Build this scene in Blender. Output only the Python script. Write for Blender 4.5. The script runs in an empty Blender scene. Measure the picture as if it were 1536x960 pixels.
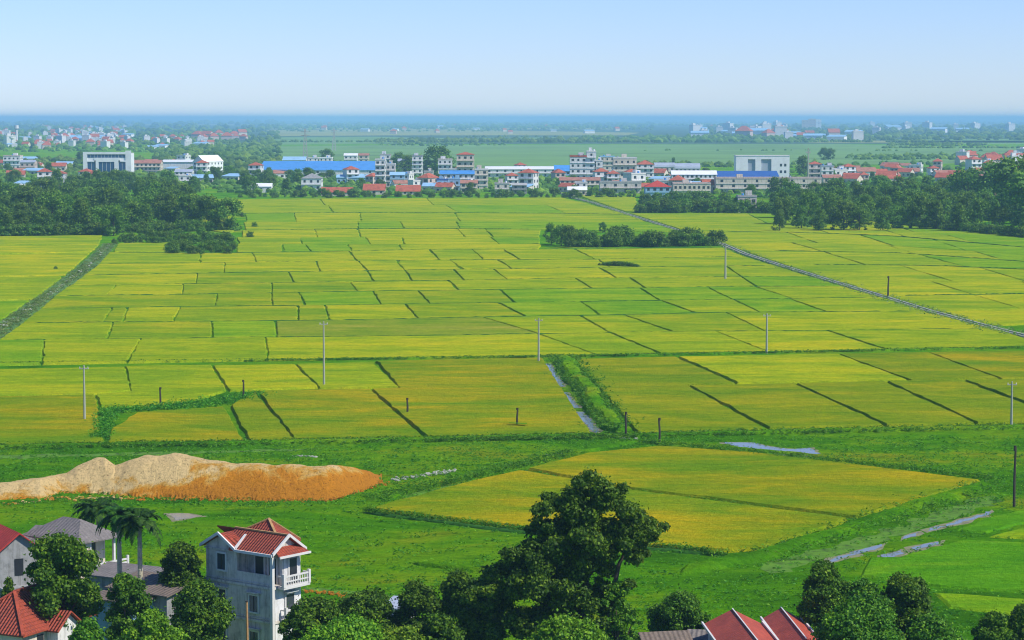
import bpy, bmesh, math, random
import numpy as np
from mathutils import Vector, Matrix
from mathutils.geometry import tessellate_polygon
from mathutils import noise as mnoise
random.seed(7); RNG = np.random.default_rng(7)
PI = math.pi; R = math.radians
S = bpy.context.scene; C = S.collection
# ------------------------------------------------------------------ camera geometry
F = 3600.0; H = 45.0; PITCH = math.atan(303.0 / F)
CP, SP = math.cos(PITCH), math.sin(PITCH)
def ray(px, py):
    dx = (px - 768.0) / F; dv = (480.0 - py) / F
    return (dx, CP + dv * SP, -SP + dv * CP)
def G(px, py, z=0.0):                       # ground point seen at that place of the photo
    d = ray(px, py); t = (z - H) / d[2]
    return Vector((d[0] * t, d[1] * t, z))
def W(px, py, D):                           # point at distance D
    d = ray(px, py); t = D / d[1]
    return Vector((d[0] * t, D, H + d[2] * t))
def ppm(D): return F / (D * 1.0)            # photo pixels per metre
cam = bpy.data.cameras.new('camera'); co = bpy.data.objects.new('camera', cam); C.objects.link(co)
co.location = (0, 0, H); co.rotation_euler = (PI / 2 - PITCH, 0, 0)
cam.sensor_width = 36; cam.lens = 36 * F / 1536; cam.clip_start = 1; cam.clip_end = 200000
S.camera = co
# ------------------------------------------------------------------ world and sun
SUN_DIR = Vector((0.90, -0.42, 0)).normalized(); SUN_EL = R(47)
w = bpy.data.worlds.new('World'); S.world = w; w.use_nodes = True
nt = w.node_tree; nt.nodes.clear()
sky = nt.nodes.new('ShaderNodeTexSky'); sky.sky_type = 'NISHITA'; sky.sun_disc = False
sky.sun_elevation = SUN_EL; sky.sun_rotation = math.atan2(SUN_DIR.x, SUN_DIR.y)
sky.altitude = 0; sky.air_density = 1.0; sky.dust_density = 0.0; sky.ozone_density = 6.0
tint = nt.nodes.new('ShaderNodeMix'); tint.data_type = 'RGBA'; tint.blend_type = 'MULTIPLY'
tint.inputs[0].default_value = 1.0; tint.inputs[7].default_value = (0.76, 0.865, 1.24, 1)
bg = nt.nodes.new('ShaderNodeBackground'); bg.inputs[1].default_value = 0.10
wo = nt.nodes.new('ShaderNodeOutputWorld')
nt.links.new(sky.outputs[0], tint.inputs[6]); nt.links.new(tint.outputs[2], bg.inputs[0]); nt.links.new(bg.outputs[0], wo.inputs[0])
sl = bpy.data.lights.new('sun', 'SUN'); sl.energy = 3.9; sl.angle = R(0.53); sl.color = (1, 0.95, 0.86)
so = bpy.data.objects.new('sun', sl); C.objects.link(so)
sd = Vector((SUN_DIR.x * math.cos(SUN_EL), SUN_DIR.y * math.cos(SUN_EL), math.sin(SUN_EL)))
so.rotation_euler = sd.to_track_quat('Z', 'Y').to_euler(); so.location = (0, 0, 200)
S.view_settings.view_transform = 'Standard'; S.view_settings.look = 'None'
S.view_settings.exposure = 0.42; S.view_settings.gamma = 1.0; S.view_settings.use_curve_mapping = False
S.cycles.max_bounces = 5; S.cycles.diffuse_bounces = 2; S.cycles.glossy_bounces = 2; S.cycles.transmission_bounces = 2
S.cycles.transparent_max_bounces = 4; S.cycles.volume_bounces = 2
S.cycles.use_denoising = True
S.cycles.filter_width = 1.1 if hasattr(S.cycles, 'filter_width') else 1.5

# ------------------------------------------------------------------ materials
MATS = {}
def nn(t, ty, **kw):
    n = t.nodes.new(ty)
    for k, v in kw.items(): setattr(n, k, v)
    return n
def new_mat(name, rough=0.9, spec=0.2):
    m = bpy.data.materials.new(name); m.use_nodes = True; t = m.node_tree
    b = t.nodes['Principled BSDF']; b.inputs['Roughness'].default_value = rough
    b.inputs['Specular IOR Level'].default_value = spec
    MATS[name] = m
    return m, t, b
def noise(t, vec, scale, detail=4, rough=0.6, dist=0.0):
    n = nn(t, 'ShaderNodeTexNoise'); n.inputs['Scale'].default_value = scale
    n.inputs['Detail'].default_value = detail; n.inputs['Roughness'].default_value = rough
    n.inputs['Distortion'].default_value = dist
    t.links.new(vec, n.inputs['Vector']); return n.outputs['Fac']
def ramp(t, fac, stops):
    r = nn(t, 'ShaderNodeValToRGB'); e = r.color_ramp.elements
    while len(e) < len(stops): e.new(0.5)
    for k, (p, c) in enumerate(stops):
        e[k].position = p; e[k].color = (*c, 1) if len(c) == 3 else c
    t.links.new(fac, r.inputs[0]); return r.outputs[0]
def mixc(t, fac, a, b, mode='MIX'):
    m = nn(t, 'ShaderNodeMix', data_type='RGBA', blend_type=mode)
    for s, v in ((0, fac), (6, a), (7, b)):
        if hasattr(v, 'links') or hasattr(v, 'is_linked'): t.links.new(v, m.inputs[s])
        elif s == 0: m.inputs[0].default_value = v
        else: m.inputs[s].default_value = (*v, 1)
    return m.outputs[2]
def bump(t, b, h, strength=0.5, dist=0.2):
    n = nn(t, 'ShaderNodeBump'); n.inputs['Strength'].default_value = strength; n.inputs['Distance'].default_value = dist
    t.links.new(h, n.inputs['Height']); t.links.new(n.outputs[0], b.inputs['Normal'])
def stretch(t, vec, s, rot=0):
    m = nn(t, 'ShaderNodeMapping'); m.inputs['Scale'].default_value = s; m.inputs['Rotation'].default_value = (0, 0, rot)
    t.links.new(vec, m.inputs['Vector']); return m.outputs[0]
def gray(v): return (v, v, v)

def rice(name, c1, c2, c3):
    m, t, b = new_mat(name, 0.95, 0.0)
    P = nn(t, 'ShaderNodeNewGeometry').outputs['Position']
    big = noise(t, stretch(t, P, (1, 2.2, 1), 0.2), 0.035, 5, 0.65, 0.6)
    col = ramp(t, big, [(0.36, c1), (0.5, c2), (0.65, c3)])
    mid = noise(t, stretch(t, P, (0.5, 1.6, 1), 0.1), 0.14, 6, 0.75, 1.2)
    col = mixc(t, 1.0, col, ramp(t, mid, [(0.33, (0.70, 0.84, 0.8)), (0.5, gray(1.0)), (0.66, (1.2, 1.1, 1.0))]), 'MULTIPLY')
    fine = noise(t, P, 1.3, 4, 0.8)
    col = mixc(t, 1.0, col, ramp(t, fine, [(0.30, (0.72, 0.76, 0.6)), (0.5, gray(1.0)), (0.72, (1.26, 1.22, 1.1))]), 'MULTIPLY')
    row = noise(t, stretch(t, P, (0.25, 3.0, 1), 0.08), 0.5, 2, 0.5)
    col = mixc(t, 1.0, col, ramp(t, row, [(0.34, (0.86, 0.93, 0.9)), (0.62, (1.05, 1.03, 1))]), 'MULTIPLY')
    t.links.new(col, b.inputs['Base Color']); bump(t, b, fine, 0.9, 0.55)
    return m
K = 1.12
def kk(*a): return tuple(K * x for x in a)
rice('rice_yellow', kk(.19, .285, .006), kk(.30, .345, .006), kk(.42, .38, .008))
rice('rice_gold', kk(.115, .215, .005), kk(.20, .24, .005), kk(.35, .275, .005))
rice('rice_lime', kk(.155, .265, .006), kk(.245, .32, .006), kk(.34, .35, .008))
rice('rice_green', kk(.105, .25, .006), kk(.17, .30, .006), kk(.26, .34, .008))
rice('rice_olive', kk(.125, .21, .005), kk(.18, .235, .005), kk(.28, .27, .006))
rice('rice_brown', kk(.16, .23, .010), kk(.22, .245, .016), kk(.29, .26, .035))
rice('rice_ripening', kk(.14, .25, .006), kk(.215, .29, .006), kk(.32, .32, .008))
rice('rice_stubble', kk(.145, .235, .010), kk(.205, .26, .014), kk(.28, .28, .03))
rice('rice_seedling', kk(.055, .20, .004), kk(.08, .245, .005), kk(.14, .28, .008))

def grass_mat():
    m, t, b = new_mat('grass', 0.95, 0.0)
    P = nn(t, 'ShaderNodeNewGeometry').outputs['Position']
    big = noise(t, stretch(t, P, (1, 1.5, 1), 0.5), 0.03, 6, 0.65, 0.8)
    col = ramp(t, big, [(0.34, (.050, .185, .004)), (0.45, (.078, .27, .003)), (0.56, (.145, .32, .004)), (0.68, (.24, .31, .010))])
    mid = noise(t, stretch(t, P, (0.6, 1.5, 1), 0.4), 0.28, 5, 0.75, 0.6)
    col = mixc(t, 1.0, col, ramp(t, mid, [(0.28, (0.5, 0.6, 0.5)), (0.48, gray(1.0)), (0.72, (1.35, 1.18, 1))]), 'MULTIPLY')
    bare = noise(t, stretch(t, P, (0.7, 1.8, 1), 0.3), 0.11, 5, 0.8, 1.0)
    col = mixc(t, ramp(t, bare, [(0.66, gray(0)), (0.76, gray(0.55))]), col, (.24, .20, .07))
    fine = noise(t, P, 1.6, 5, 0.85)
    col = mixc(t, 1.0, col, ramp(t, fine, [(0.28, (0.5, 0.56, 0.4)), (0.5, gray(1.0)), (0.72, (1.4, 1.3, 1.1))]), 'MULTIPLY')
    t.links.new(col, b.inputs['Base Color']); bump(t, b, fine, 1.0, 0.6)
grass_mat()
def plain(name, c, rough=0.85, var=0.18, scale=1.0, spec=0.3, metallic=0.0, coord='pos', streak=False):
    m, t, b = new_mat(name, rough, spec); b.inputs['Metallic'].default_value = metallic
    P = nn(t, 'ShaderNodeNewGeometry').outputs['Position'] if coord == 'pos' else nn(t, 'ShaderNodeTexCoord').outputs['Object']
    f = noise(t, P, scale, 6, 0.7)
    col = mixc(t, 1.0, c, ramp(t, f, [(0.28, gray(1 - var * 1.6)), (0.5, gray(1)), (0.75, gray(1 + var * 0.6))]), 'MULTIPLY')
    if streak:
        s = noise(t, stretch(t, P, (2.2, 2.2, 0.22)), 1.1, 5, 0.75)
        col = mixc(t, 1.0, col, ramp(t, s, [(0.30, (0.52, 0.50, 0.46)), (0.50, gray(0.95)), (0.7, gray(1.04))]), 'MULTIPLY')
    t.links.new(col, b.inputs['Base Color']); bump(t, b, f, 0.25, 0.05)
    return m
plain('far_green', (.14, .27, .05), 1, .3, .004)
plain('far_yellow', (.26, .28, .07), 1, .3, .004)
plain('far_plain', (.045, .10, .035), 1, .4, .003)
plain('white_plaster', (.74, .73, .70), .8, .12, 1.2, streak=True)
plain('grey_plaster', (.62, .565, .49), .85, .3, 1.0, streak=True)
plain('dark_plaster', (.30, .30, .29), .9, .3, 1.0, streak=True)
plain('cream_plaster', (.66, .58, .46), .85, .15, 1.0, streak=True)
plain('pink_plaster', (.58, .46, .40), .85, .15, 1.0, streak=True)
plain('blue_plaster', (.30, .48, .62), .85, .15, 1.0, streak=True)
plain('white_trim', (.64, .62, .57), .7, .08, 2.0)
plain('concrete', (.40, .39, .36), .9, .25, .8)
plain('pale_concrete', (.34, .35, .27), .9, .3, .7)
plain('blue_metal', (.07, .27, .60), .5, .15, .2)
plain('navy_metal', (.03, .10, .32), .5, .15, .2)
plain('pale_blue_metal', (.30, .50, .66), .5, .15, .2)
plain('grey_metal', (.36, .40, .46), .5, .15, .2)
plain('white_metal', (.78, .78, .76), .5, .1, .2)
plain('far_red', (.40, .10, .055), .8, .35, .5)
plain('far_rust', (.36, .16, .11), .9, .35, .5)
plain('dark_opening', (.025, .028, .032), .35, .1, 1, .5)
plain('window_glass', (.045, .055, .065), .12, .1, 1, .6)
plain('blue_glass', (.02, .07, .17), .15, .1, 1, .6)
plain('wood_post', (.055, .042, .030), .9, .3, 3)
plain('tan_post', (.42, .24, .10), .9, .2, 3)
plain('bark', (.075, .060, .045), .95, .4, 2)
plain('palm_bark', (.46, .42, .28), .9, .3, 3)
plain('stone', (.50, .46, .38), .9, .35, 1.5)
plain('pale_concrete_pole', (.36, .37, .27), .85, .12, 2)

def tile_mat(name, c, cdark, period=0.30, corr=False):
    m, t, b = new_mat(name, .75, .25)
    uv = nn(t, 'ShaderNodeTexCoord').outputs['UV']; P = nn(t, 'ShaderNodeNewGeometry').outputs['Position']
    sx = nn(t, 'ShaderNodeSeparateXYZ'); t.links.new(uv, sx.inputs[0])
    def wav(o, per):
        a = nn(t, 'ShaderNodeMath', operation='MULTIPLY'); a.inputs[1].default_value = 2 * PI / per; t.links.new(o, a.inputs[0])
        s = nn(t, 'ShaderNodeMath', operation='SINE'); t.links.new(a.outputs[0], s.inputs[0])
        k = nn(t, 'ShaderNodeMath', operation='MULTIPLY_ADD'); k.inputs[1].default_value = .5; k.inputs[2].default_value = .5
        t.links.new(s.outputs[0], k.inputs[0]); return k.outputs[0]
    wx = wav(sx.outputs[0], period); wy = wav(sx.outputs[1], period * 1.15)
    n1 = noise(t, P, 0.9, 6, .75); n2 = noise(t, P, 5, 3, .8)
    col = mixc(t, ramp(t, n1, [(0.35, gray(0.7)), (0.65, gray(0.0))]), c, cdark)
    col = mixc(t, 1.0, col, ramp(t, n2, [(0.3, gray(0.72)), (0.7, gray(1.2))]), 'MULTIPLY')
    if not corr:
        col = mixc(t, 1.0, col, ramp(t, wy, [(0.0, gray(0.72)), (0.35, gray(1.0))]), 'MULTIPLY')
    t.links.new(col, b.inputs['Base Color'])
    bump(t, b, wx, 1.0, 0.10 if not corr else 0.05)
plain('bund_grass', (.030, .125, .006), 1, .45, .6)
tile_mat('red_tile', (.42, .075, .035), (.16, .045, .03))
tile_mat('red_sheet', (.46, .085, .045), (.24, .045, .03), .5, True)
tile_mat('bright_red_sheet', (.50, .05, .03), (.33, .04, .03), .5, True)
tile_mat('grey_sheet', (.22, .195, .175), (.12, .11, .10), .4, True)
tile_mat('brown_sheet', (.20, .155, .12), (.11, .09, .07), .4, True)

def leaf_mat(name, cd, cm, cl, trans=0.25):
    m, t, b = new_mat(name, .62, .25)
    g = nn(t, 'ShaderNodeNewGeometry'); oi = nn(t, 'ShaderNodeObjectInfo')
    col = ramp(t, g.outputs['Random Per Island'], [(0.0, cd), (0.5, cm), (1.0, cl)])
    ob = nn(t, 'ShaderNodeHueSaturation')
    mr = nn(t, 'ShaderNodeMapRange'); mr.inputs[3].default_value = .492; mr.inputs[4].default_value = .518
    t.links.new(oi.outputs['Random'], mr.inputs[0]); t.links.new(mr.outputs[0], ob.inputs['Hue'])
    mv = nn(t, 'ShaderNodeMapRange'); mv.inputs[3].default_value = .82; mv.inputs[4].default_value = 1.2
    t.links.new(oi.outputs['Random'], mv.inputs[0]); t.links.new(mv.outputs[0], ob.inputs['Value'])
    cn = noise(t, nn(t, 'ShaderNodeTexCoord').outputs['Object'], .55, 3, .6)
    col = mixc(t, 1.0, col, ramp(t, cn, [(.36, (.72, .76, .75)), (.5, gray(1.0)), (.64, (1.45, 1.28, 1.0))]), 'MULTIPLY')
    t.links.new(col, ob.inputs['Color']); t.links.new(ob.outputs[0], b.inputs['Base Color'])
    tr = nn(t, 'ShaderNodeBsdfTranslucent'); t.links.new(ob.outputs[0], tr.inputs[0])
    ms = nn(t, 'ShaderNodeMixShader'); ms.inputs[0].default_value = trans
    t.links.new(b.outputs[0], ms.inputs[1]); t.links.new(tr.outputs[0], ms.inputs[2])
    t.links.new(ms.outputs[0], t.nodes['Material Output'].inputs[0])
leaf_mat('leaf_dark', (.028, .090, .005), (.072, .18, .007), (.18, .32, .014), .35)
leaf_mat('leaf_mid', (.036, .11, .005), (.085, .205, .007), (.19, .33, .014), .35)
leaf_mat('leaf_light', (.07, .18, .006), (.15, .31, .008), (.27, .42, .02), .35)
leaf_mat('leaf_far', (.055, .135, .014), (.115, .24, .018), (.22, .36, .028), .4)
leaf_mat('leaf_weed', (.11, .24, .03), (.18, .30, .05), (.30, .36, .12), .4)
leaf_mat('leaf_grass', (.045, .18, .004), (.085, .27, .006), (.17, .34, .010), .4)
leaf_mat('leaf_palm', (.018, .065, .006), (.036, .11, .008), (.085, .19, .015), .3)
leaf_mat('leaf_blossom', (.28, .25, .16), (.42, .36, .24), (.5, .44, .3))

def water_mat():
    m, t, b = new_mat('water', .16, .5)
    b.inputs['Base Color'].default_value = (.20, .21, .18, 1)
    P = nn(t, 'ShaderNodeNewGeometry').outputs['Position']
    bump(t, b, noise(t, P, 1.5, 3, .6), .10, .05)
water_mat()
def dirt_mat():
    m, t, b = new_mat('dirt', .95, .1)
    P = nn(t, 'ShaderNodeNewGeometry').outputs['Position']
    sx = nn(t, 'ShaderNodeSeparateXYZ'); t.links.new(P, sx.inputs[0])
    n = noise(t, P, .22, 6, .7, .5)
    a = nn(t, 'ShaderNodeMath', operation='MULTIPLY_ADD'); a.inputs[1].default_value = .23; t.links.new(sx.outputs[2], a.inputs[0])
    s = nn(t, 'ShaderNodeMath', operation='MULTIPLY_ADD'); s.inputs[1].default_value = 2.2; s.inputs[2].default_value = -1.15
    t.links.new(n, s.inputs[0]); t.links.new(s.outputs[0], a.inputs[2])
    x2 = nn(t, 'ShaderNodeMapRange'); x2.inputs[1].default_value = -46; x2.inputs[2].default_value = -37
    x2.inputs[3].default_value = .50; x2.inputs[4].default_value = -.16; t.links.new(sx.outputs[0], x2.inputs[0])
    ad = nn(t, 'ShaderNodeMath', operation='ADD'); t.links.new(a.outputs[0], ad.inputs[0]); t.links.new(x2.outputs[0], ad.inputs[1])
    col = ramp(t, ad.outputs[0], [(.08, (.58, .23, .015)), (.30, (.66, .26, .014)), (.46, (.70, .39, .07)), (.64, (.80, .58, .25))])
    f = noise(t, P, 2.2, 6, .85)
    col = mixc(t, 1.0, col, ramp(t, f, [(0.36, (.34, .25, .17)), (.44, gray(.94)), (.75, gray(1.22))]), 'MULTIPLY')
    t.links.new(col, b.inputs['Base Color']); n5 = noise(t, stretch(t, P, (1, .5, .35)), .9, 5, .7, .6); bump(t, b, mixc(t, .5, f, n5), 1.0, 1.1)
dirt_mat()

# ------------------------------------------------------------------ object helpers
def tag(o, label=None, cat=None, group=None, kind=None):
    if label: o['label'] = label
    if cat: o['category'] = cat
    if group: o['group'] = group
    if kind: o['kind'] = kind
    return o
def empty(name, loc, rz=0):
    o = bpy.data.objects.new(name, None); C.objects.link(o); o.location = loc; o.rotation_euler = (0, 0, rz)
    o.empty_display_size = .5; return o
class MB:
    def __init__(s): s.v = []; s.f = []; s.uv = []
    def face(s, pts, uv=None):
        b = len(s.v); s.v += [tuple(p) for p in pts]; s.f.append(tuple(range(b, b + len(pts))))
        s.uv += uv if uv else [(0, 0)] * len(pts)
        return s
    def box(s, x0, x1, y0, y1, z0, z1):
        p = [(x0, y0, z0), (x1, y0, z0), (x1, y1, z0), (x0, y1, z0), (x0, y0, z1), (x1, y0, z1), (x1, y1, z1), (x0, y1, z1)]
        for q in ((0, 3, 2, 1), (4, 5, 6, 7), (0, 1, 5, 4), (1, 2, 6, 5), (2, 3, 7, 6), (3, 0, 4, 7)): s.face([p[i] for i in q])
        return s
    def slope(s, pts, th=.12):              # a roof plane: top with uv in metres, underside and edges
        P = [Vector(p) for p in pts]; n = (P[1] - P[0]).cross(P[2] - P[1]).normalized()
        if n.z < 0: P.reverse(); n = -n
        hz = Vector((-n.y, n.x, 0));  hz = hz.normalized() if hz.length > 1e-4 else Vector((1, 0, 0))
        up = n.cross(hz)
        s.face(P, [(p.dot(hz), p.dot(up)) for p in P])
        Q = [p - Vector((0, 0, th)) for p in P]; s.face(Q[::-1])
        for i in range(len(P)):
            j = (i + 1) % len(P); s.face([P[j], P[i], Q[i], Q[j]])
        return s
    def tube(s, pts, rad, seg=7, cap=True):
        pts = [Vector(p) for p in pts]; rings = []
        for i, p in enumerate(pts):
            a = pts[max(i - 1, 0)]; b = pts[min(i + 1, len(pts) - 1)]; d = (b - a).normalized()
            u = d.orthogonal().normalized(); v = d.cross(u); r = rad[i] if hasattr(rad, '__len__') else rad
            base = len(s.v)
            for k in range(seg):
                an = 2 * PI * k / seg; s.v.append(tuple(p + u * math.cos(an) * r + v * math.sin(an) * r))
            rings.append(base)
        for i in range(len(rings) - 1):
            a, b = rings[i], rings[i + 1]
            for k in range(seg):
                k2 = (k + 1) % seg; s.f.append((a + k, a + k2, b + k2, b + k)); s.uv += [(0, 0)] * 4
        if cap:
            s.f.append(tuple(rings[-1] + k for k in range(seg))); s.uv += [(0, 0)] * seg
            s.f.append(tuple(rings[0] + k for k in reversed(range(seg)))); s.uv += [(0, 0)] * seg
        return s
    def beam(s, a, b, wd, hg):
        a, b = Vector(a), Vector(b); d = (b - a).normalized(); sd_ = d.cross(Vector((0, 0, 1))).normalized() * wd / 2; up = Vector((0, 0, hg / 2))
        p = [a - sd_ - up, a + sd_ - up, a + sd_ + up, a - sd_ + up, b - sd_ - up, b + sd_ - up, b + sd_ + up, b - sd_ + up]
        for q in ((0, 1, 2, 3), (7, 6, 5, 4), (0, 4, 5, 1), (1, 5, 6, 2), (2, 6, 7, 3), (3, 7, 4, 0)): s.face([p[i] for i in q])
        return s
    def build(s, name, mat, parent=None, uv=False):
        me = bpy.data.meshes.new(name); me.from_pydata(s.v, [], s.f)
        if uv:
            l = me.uv_layers.new(name='UVMap'); l.data.foreach_set('uv', [c for q in s.uv for c in q])
        me.materials.append(MATS[mat]); me.update()
        o = bpy.data.objects.new(name, me); C.objects.link(o)
        if parent: o.parent = parent
        return o
KIDS = {}
def link_copy(o, parent=None):
    c = o.copy(); C.objects.link(c)
    if parent: c.parent = parent
    return c
def copy_tree(root):
    r = link_copy(root)
    for ch in root.children: 
        c = link_copy(ch, r)
        for g in ch.children: link_copy(g, c)
    return r

# ------------------------------------------------------------------ polygon sheets and slabs
def area(P): return .5 * sum(P[i].x * P[(i + 1) % len(P)].y - P[(i + 1) % len(P)].x * P[i].y for i in range(len(P)))
def inset(P, g):
    if area(P) < 0: P = P[::-1]
    n = len(P); out = []
    for i in range(n):
        a, b, c = P[i - 1], P[i], P[(i + 1) % n]
        d1 = (b - a).normalized(); d2 = (c - b).normalized()
        n1 = Vector((-d1.y, d1.x, 0)); n2 = Vector((-d2.y, d2.x, 0)); m = (n1 + n2)
        if m.length < 1e-3: m = n1
        m.normalize(); k = g / max(.35, m.dot(n1)); out.append(b + m * k)
    return out
def densify(P, step):
    out = []
    for i in range(len(P)):
        a, b = P[i], P[(i + 1) % len(P)]; n = max(1, int((b - a).length / step)); 
        for k in range(n): out.append(a.lerp(b, k / n))
    return out
def slab(name, P, z0, z1, mat, wob=0.0, step=8, bev=0):
    P = densify(P, step)
    if area(P) < 0: P = P[::-1]
    if wob: P = [p + Vector((random.gauss(0, wob), random.gauss(0, wob), 0)) for p in P]
    T = inset(P, bev) if bev else P
    v = [(p.x, p.y, z1) for p in T] + [(p.x, p.y, z0) for p in P]; n = len(P)
    f = [tuple(t) for t in tessellate_polygon([[Vector((p.x, p.y, 0)) for p in T]])]
    f2 = []
    for t in f:
        a, b, c = (T[i] for i in t); cr = (b - a).cross(c - a).z
        f2.append(t if cr > 0 else t[::-1])
    for i in range(n):
        j = (i + 1) % n; f2.append((i, i + n, j + n, j))
    me = bpy.data.meshes.new(name); me.from_pydata(v, [], f2); me.materials.append(MATS[mat]); me.update()
    o = bpy.data.objects.new(name, me); C.objects.link(o); return o
def field(pix, mat, g=0.55, h=None):
    P = [G(x, y) for x, y in pix]; P = inset(P, g)
    D = P[0].y
    o = slab('rice_field', P, 0.0, (h or .62) + random.uniform(-.05, .06), mat, .13 if D < 700 else .25, 3 if D < 600 else 9, .28)
    o['kind'] = 'structure'; return o
def flat(name, pix, mat, z=.02, wob=.25, step=3, kind='structure'):
    o = slab(name, [G(x, y) for x, y in pix], z - .015, z, mat, wob, step); o['kind'] = kind; return o

# ground: one sheet to the horizon, finer near the camera
def ground():
    xs = [-60000, -20000, -6000, -2500] + list(np.linspace(-1200, 1200, 13)) + [2500, 6000, 20000, 60000]
    ys = [-3000, 0, 150, 400, 800, 1600, 3200, 6000, 12000, 25000, 60000]
    v = [(x, y, 0) for y in ys for x in xs]; nx = len(xs)
    f = [(j * nx + i, j * nx + i + 1, (j + 1) * nx + i + 1, (j + 1) * nx + i) for j in range(len(ys) - 1) for i in range(nx - 1)]
    me = bpy.data.meshes.new('ground'); me.from_pydata(v, [], f); me.materials.append(MATS['grass']); me.update()
    o = bpy.data.objects.new('ground', me); C.objects.link(o); o['kind'] = 'structure'
ground()

# ------------------------------------------------------------------ the rice fields
def interp(line, x):
    if x <= line[0][0]: (x0, y0), (x1, y1) = line[0], line[1]
    elif x >= line[-1][0]: (x0, y0), (x1, y1) = line[-2], line[-1]
    else:
        for (x0, y0), (x1, y1) in zip(line, line[1:]):
            if x0 <= x <= x1: break
    return y0 + (y1 - y0) * (x - x0) / (x1 - x0)
canalL = [(365, 174), (380, 164), (398, 147), (415, 125), (444, 84), (465, 60), (487, 32), (505, 8), (530, -30), (560, -70)]     # (y, x right edge)
canalLw = [(365, 155), (380, 140), (398, 118), (415, 97), (444, 55), (465, 22), (487, -14), (505, -45), (530, -90), (560, -130)]
canalR = [(288, 835), (297, 858), (305, 890), (322, 940), (345, 1012), (368, 1085), (382, 1117), (400, 1172), (422, 1243), (447, 1325), (468, 1392), (487, 1462), (505, 1532), (515, 1572), (540, 1660)]
def ext_l(y): return interp(canalL, y)
def cr_x(y): return interp(canalR, y)
Y = 'rice_yellow'; GO = 'rice_gold'; L = 'rice_lime'; GR = 'rice_green'; O = 'rice_olive'; BR = 'rice_brown'; SE = 'rice_seedling'
lines = [
 [(275, 300), (540, 299), (858, 297)],
 [(290, 309), (540, 309), (900, 308)],
 [(300, 322), (540, 320), (830, 321), (950, 323)],
 [(350, 334), (600, 333), (990, 334)],
 [(362, 347), (540, 344.5), (700, 344), (830, 346)],
 [(356, 357), (560, 357), (700, 356), (820, 358)],
 [(352, 367), (560, 367.5), (830, 367)],
 [(170, 380), (350, 381), (540, 378), (640, 376), (860, 375), (1100, 373)],
 [(150, 397), (300, 396), (540, 393), (680, 391), (860, 391), (1120, 386)],
 [(125, 414.5), (300, 411.5), (550, 408), (680, 406), (770, 405), (950, 402.5), (1180, 400)],
 [(105, 430), (300, 427.5), (540, 424), (690, 422), (860, 419), (1210, 416)],
 [(84, 445.5), (250, 444), (400, 441.5), (540, 439), (690, 437), (960, 434), (1050, 432), (1270, 431)],
 [(60, 465), (270, 462), (480, 460), (620, 458), (770, 456), (900, 454), (1100, 451), (1330, 448)],
 [(32, 487), (150, 485.5), (480, 483), (640, 479.5), (830, 476), (1000, 473), (1100, 470.5), (1400, 469)],
 [(-10, 512), (160, 511), (400, 508), (700, 505), (840, 502), (1000, 500), (1200, 498), (1500, 495)],
 [(-30, 550), (200, 545.5), (400, 542), (512, 540), (780, 535.5), (1024, 531.5), (1300, 527), (1580, 521)]]
# per band: start x (None = left canal), divisions (x on top line, x on bottom line), crops left to right
bands = [
 (278, [(480, 487), (640, 650)], [L, Y, L]),
 (292, [(492, 500), (668, 690), (820, 850)], [L, L, GR, L]),
 (368, [(441, 444), (540, 541), (682, 690)], [GR, Y, L, L]),
 (366, [(536, 537), (600, 606), (684, 690)], [L, GR, L, GR]),
 (362, [(472, 476), (536, 541), (686, 697), (727, 740)], [Y, Y, Y, Y, L]),
 (356, [(450, 453), (549, 556), (602, 606), (735, 748)], [L, GR, Y, Y, GR]),
 (354, [(423, 425), (457, 466), (522, 527), (598, 603)], [L, GR, GR, L, Y]),
 (None, [(301, 300), (379, 385), (523, 537), (644, 659), (709, 725), (755, 780), (862, 893)], [L, Y, Y, Y, L, Y, L, Y, Y]),
 (None, [(337, 336), (474, 480), (538, 551), (595, 607), (677, 693), (746, 769), (897, 915)], [Y, Y, Y, Y, Y, Y, L, L, Y]),
 (None, [(296, 293), (433, 440), (551, 560), (608, 618), (680, 696), (741, 760), (899, 925), (1090, 1112)], [Y, O, L, L, O, L, Y, L, L, Y]),
 (None, [(174, 160), (275, 274), (407, 407), (524, 538), (673, 688), (863, 888), (945, 968), (1112, 1135)], [L, Y, O, O, Y, L, L, L, GR, L]),
 (None, [(326, 322), (407, 408), (448, 458), (559, 571), (627, 645), (750, 772), (960, 990), (1060, 1098), (1133, 1190)], [O, O, O, GR, O, GO, GR, GR, GR, L, L]),
 (None, [(168, 154), (191, 184), (270, 258), (447, 447), (487, 494), (608, 627), (748, 788), (872, 900), (992, 1045), (1100, 1140), (1185, 1240)], [O, O, Y, O, O, Y, O, GR, GR, L, GR, L, GR]),
 (None, [(169, 160), (317, 318), (413, 414), (725, 808), (870, 915), (935, 1010), (1090, 1147)], [L, O, GR, BR, L, L, GO, Y, Y]),
 (None, [(66, 62), (210, 190), (398, 402), (808, 893), (915, 990), (1075, 1150), (1240, 1330)], [GR, L, L, Y, L, L, Y, L, O]),
]
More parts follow.
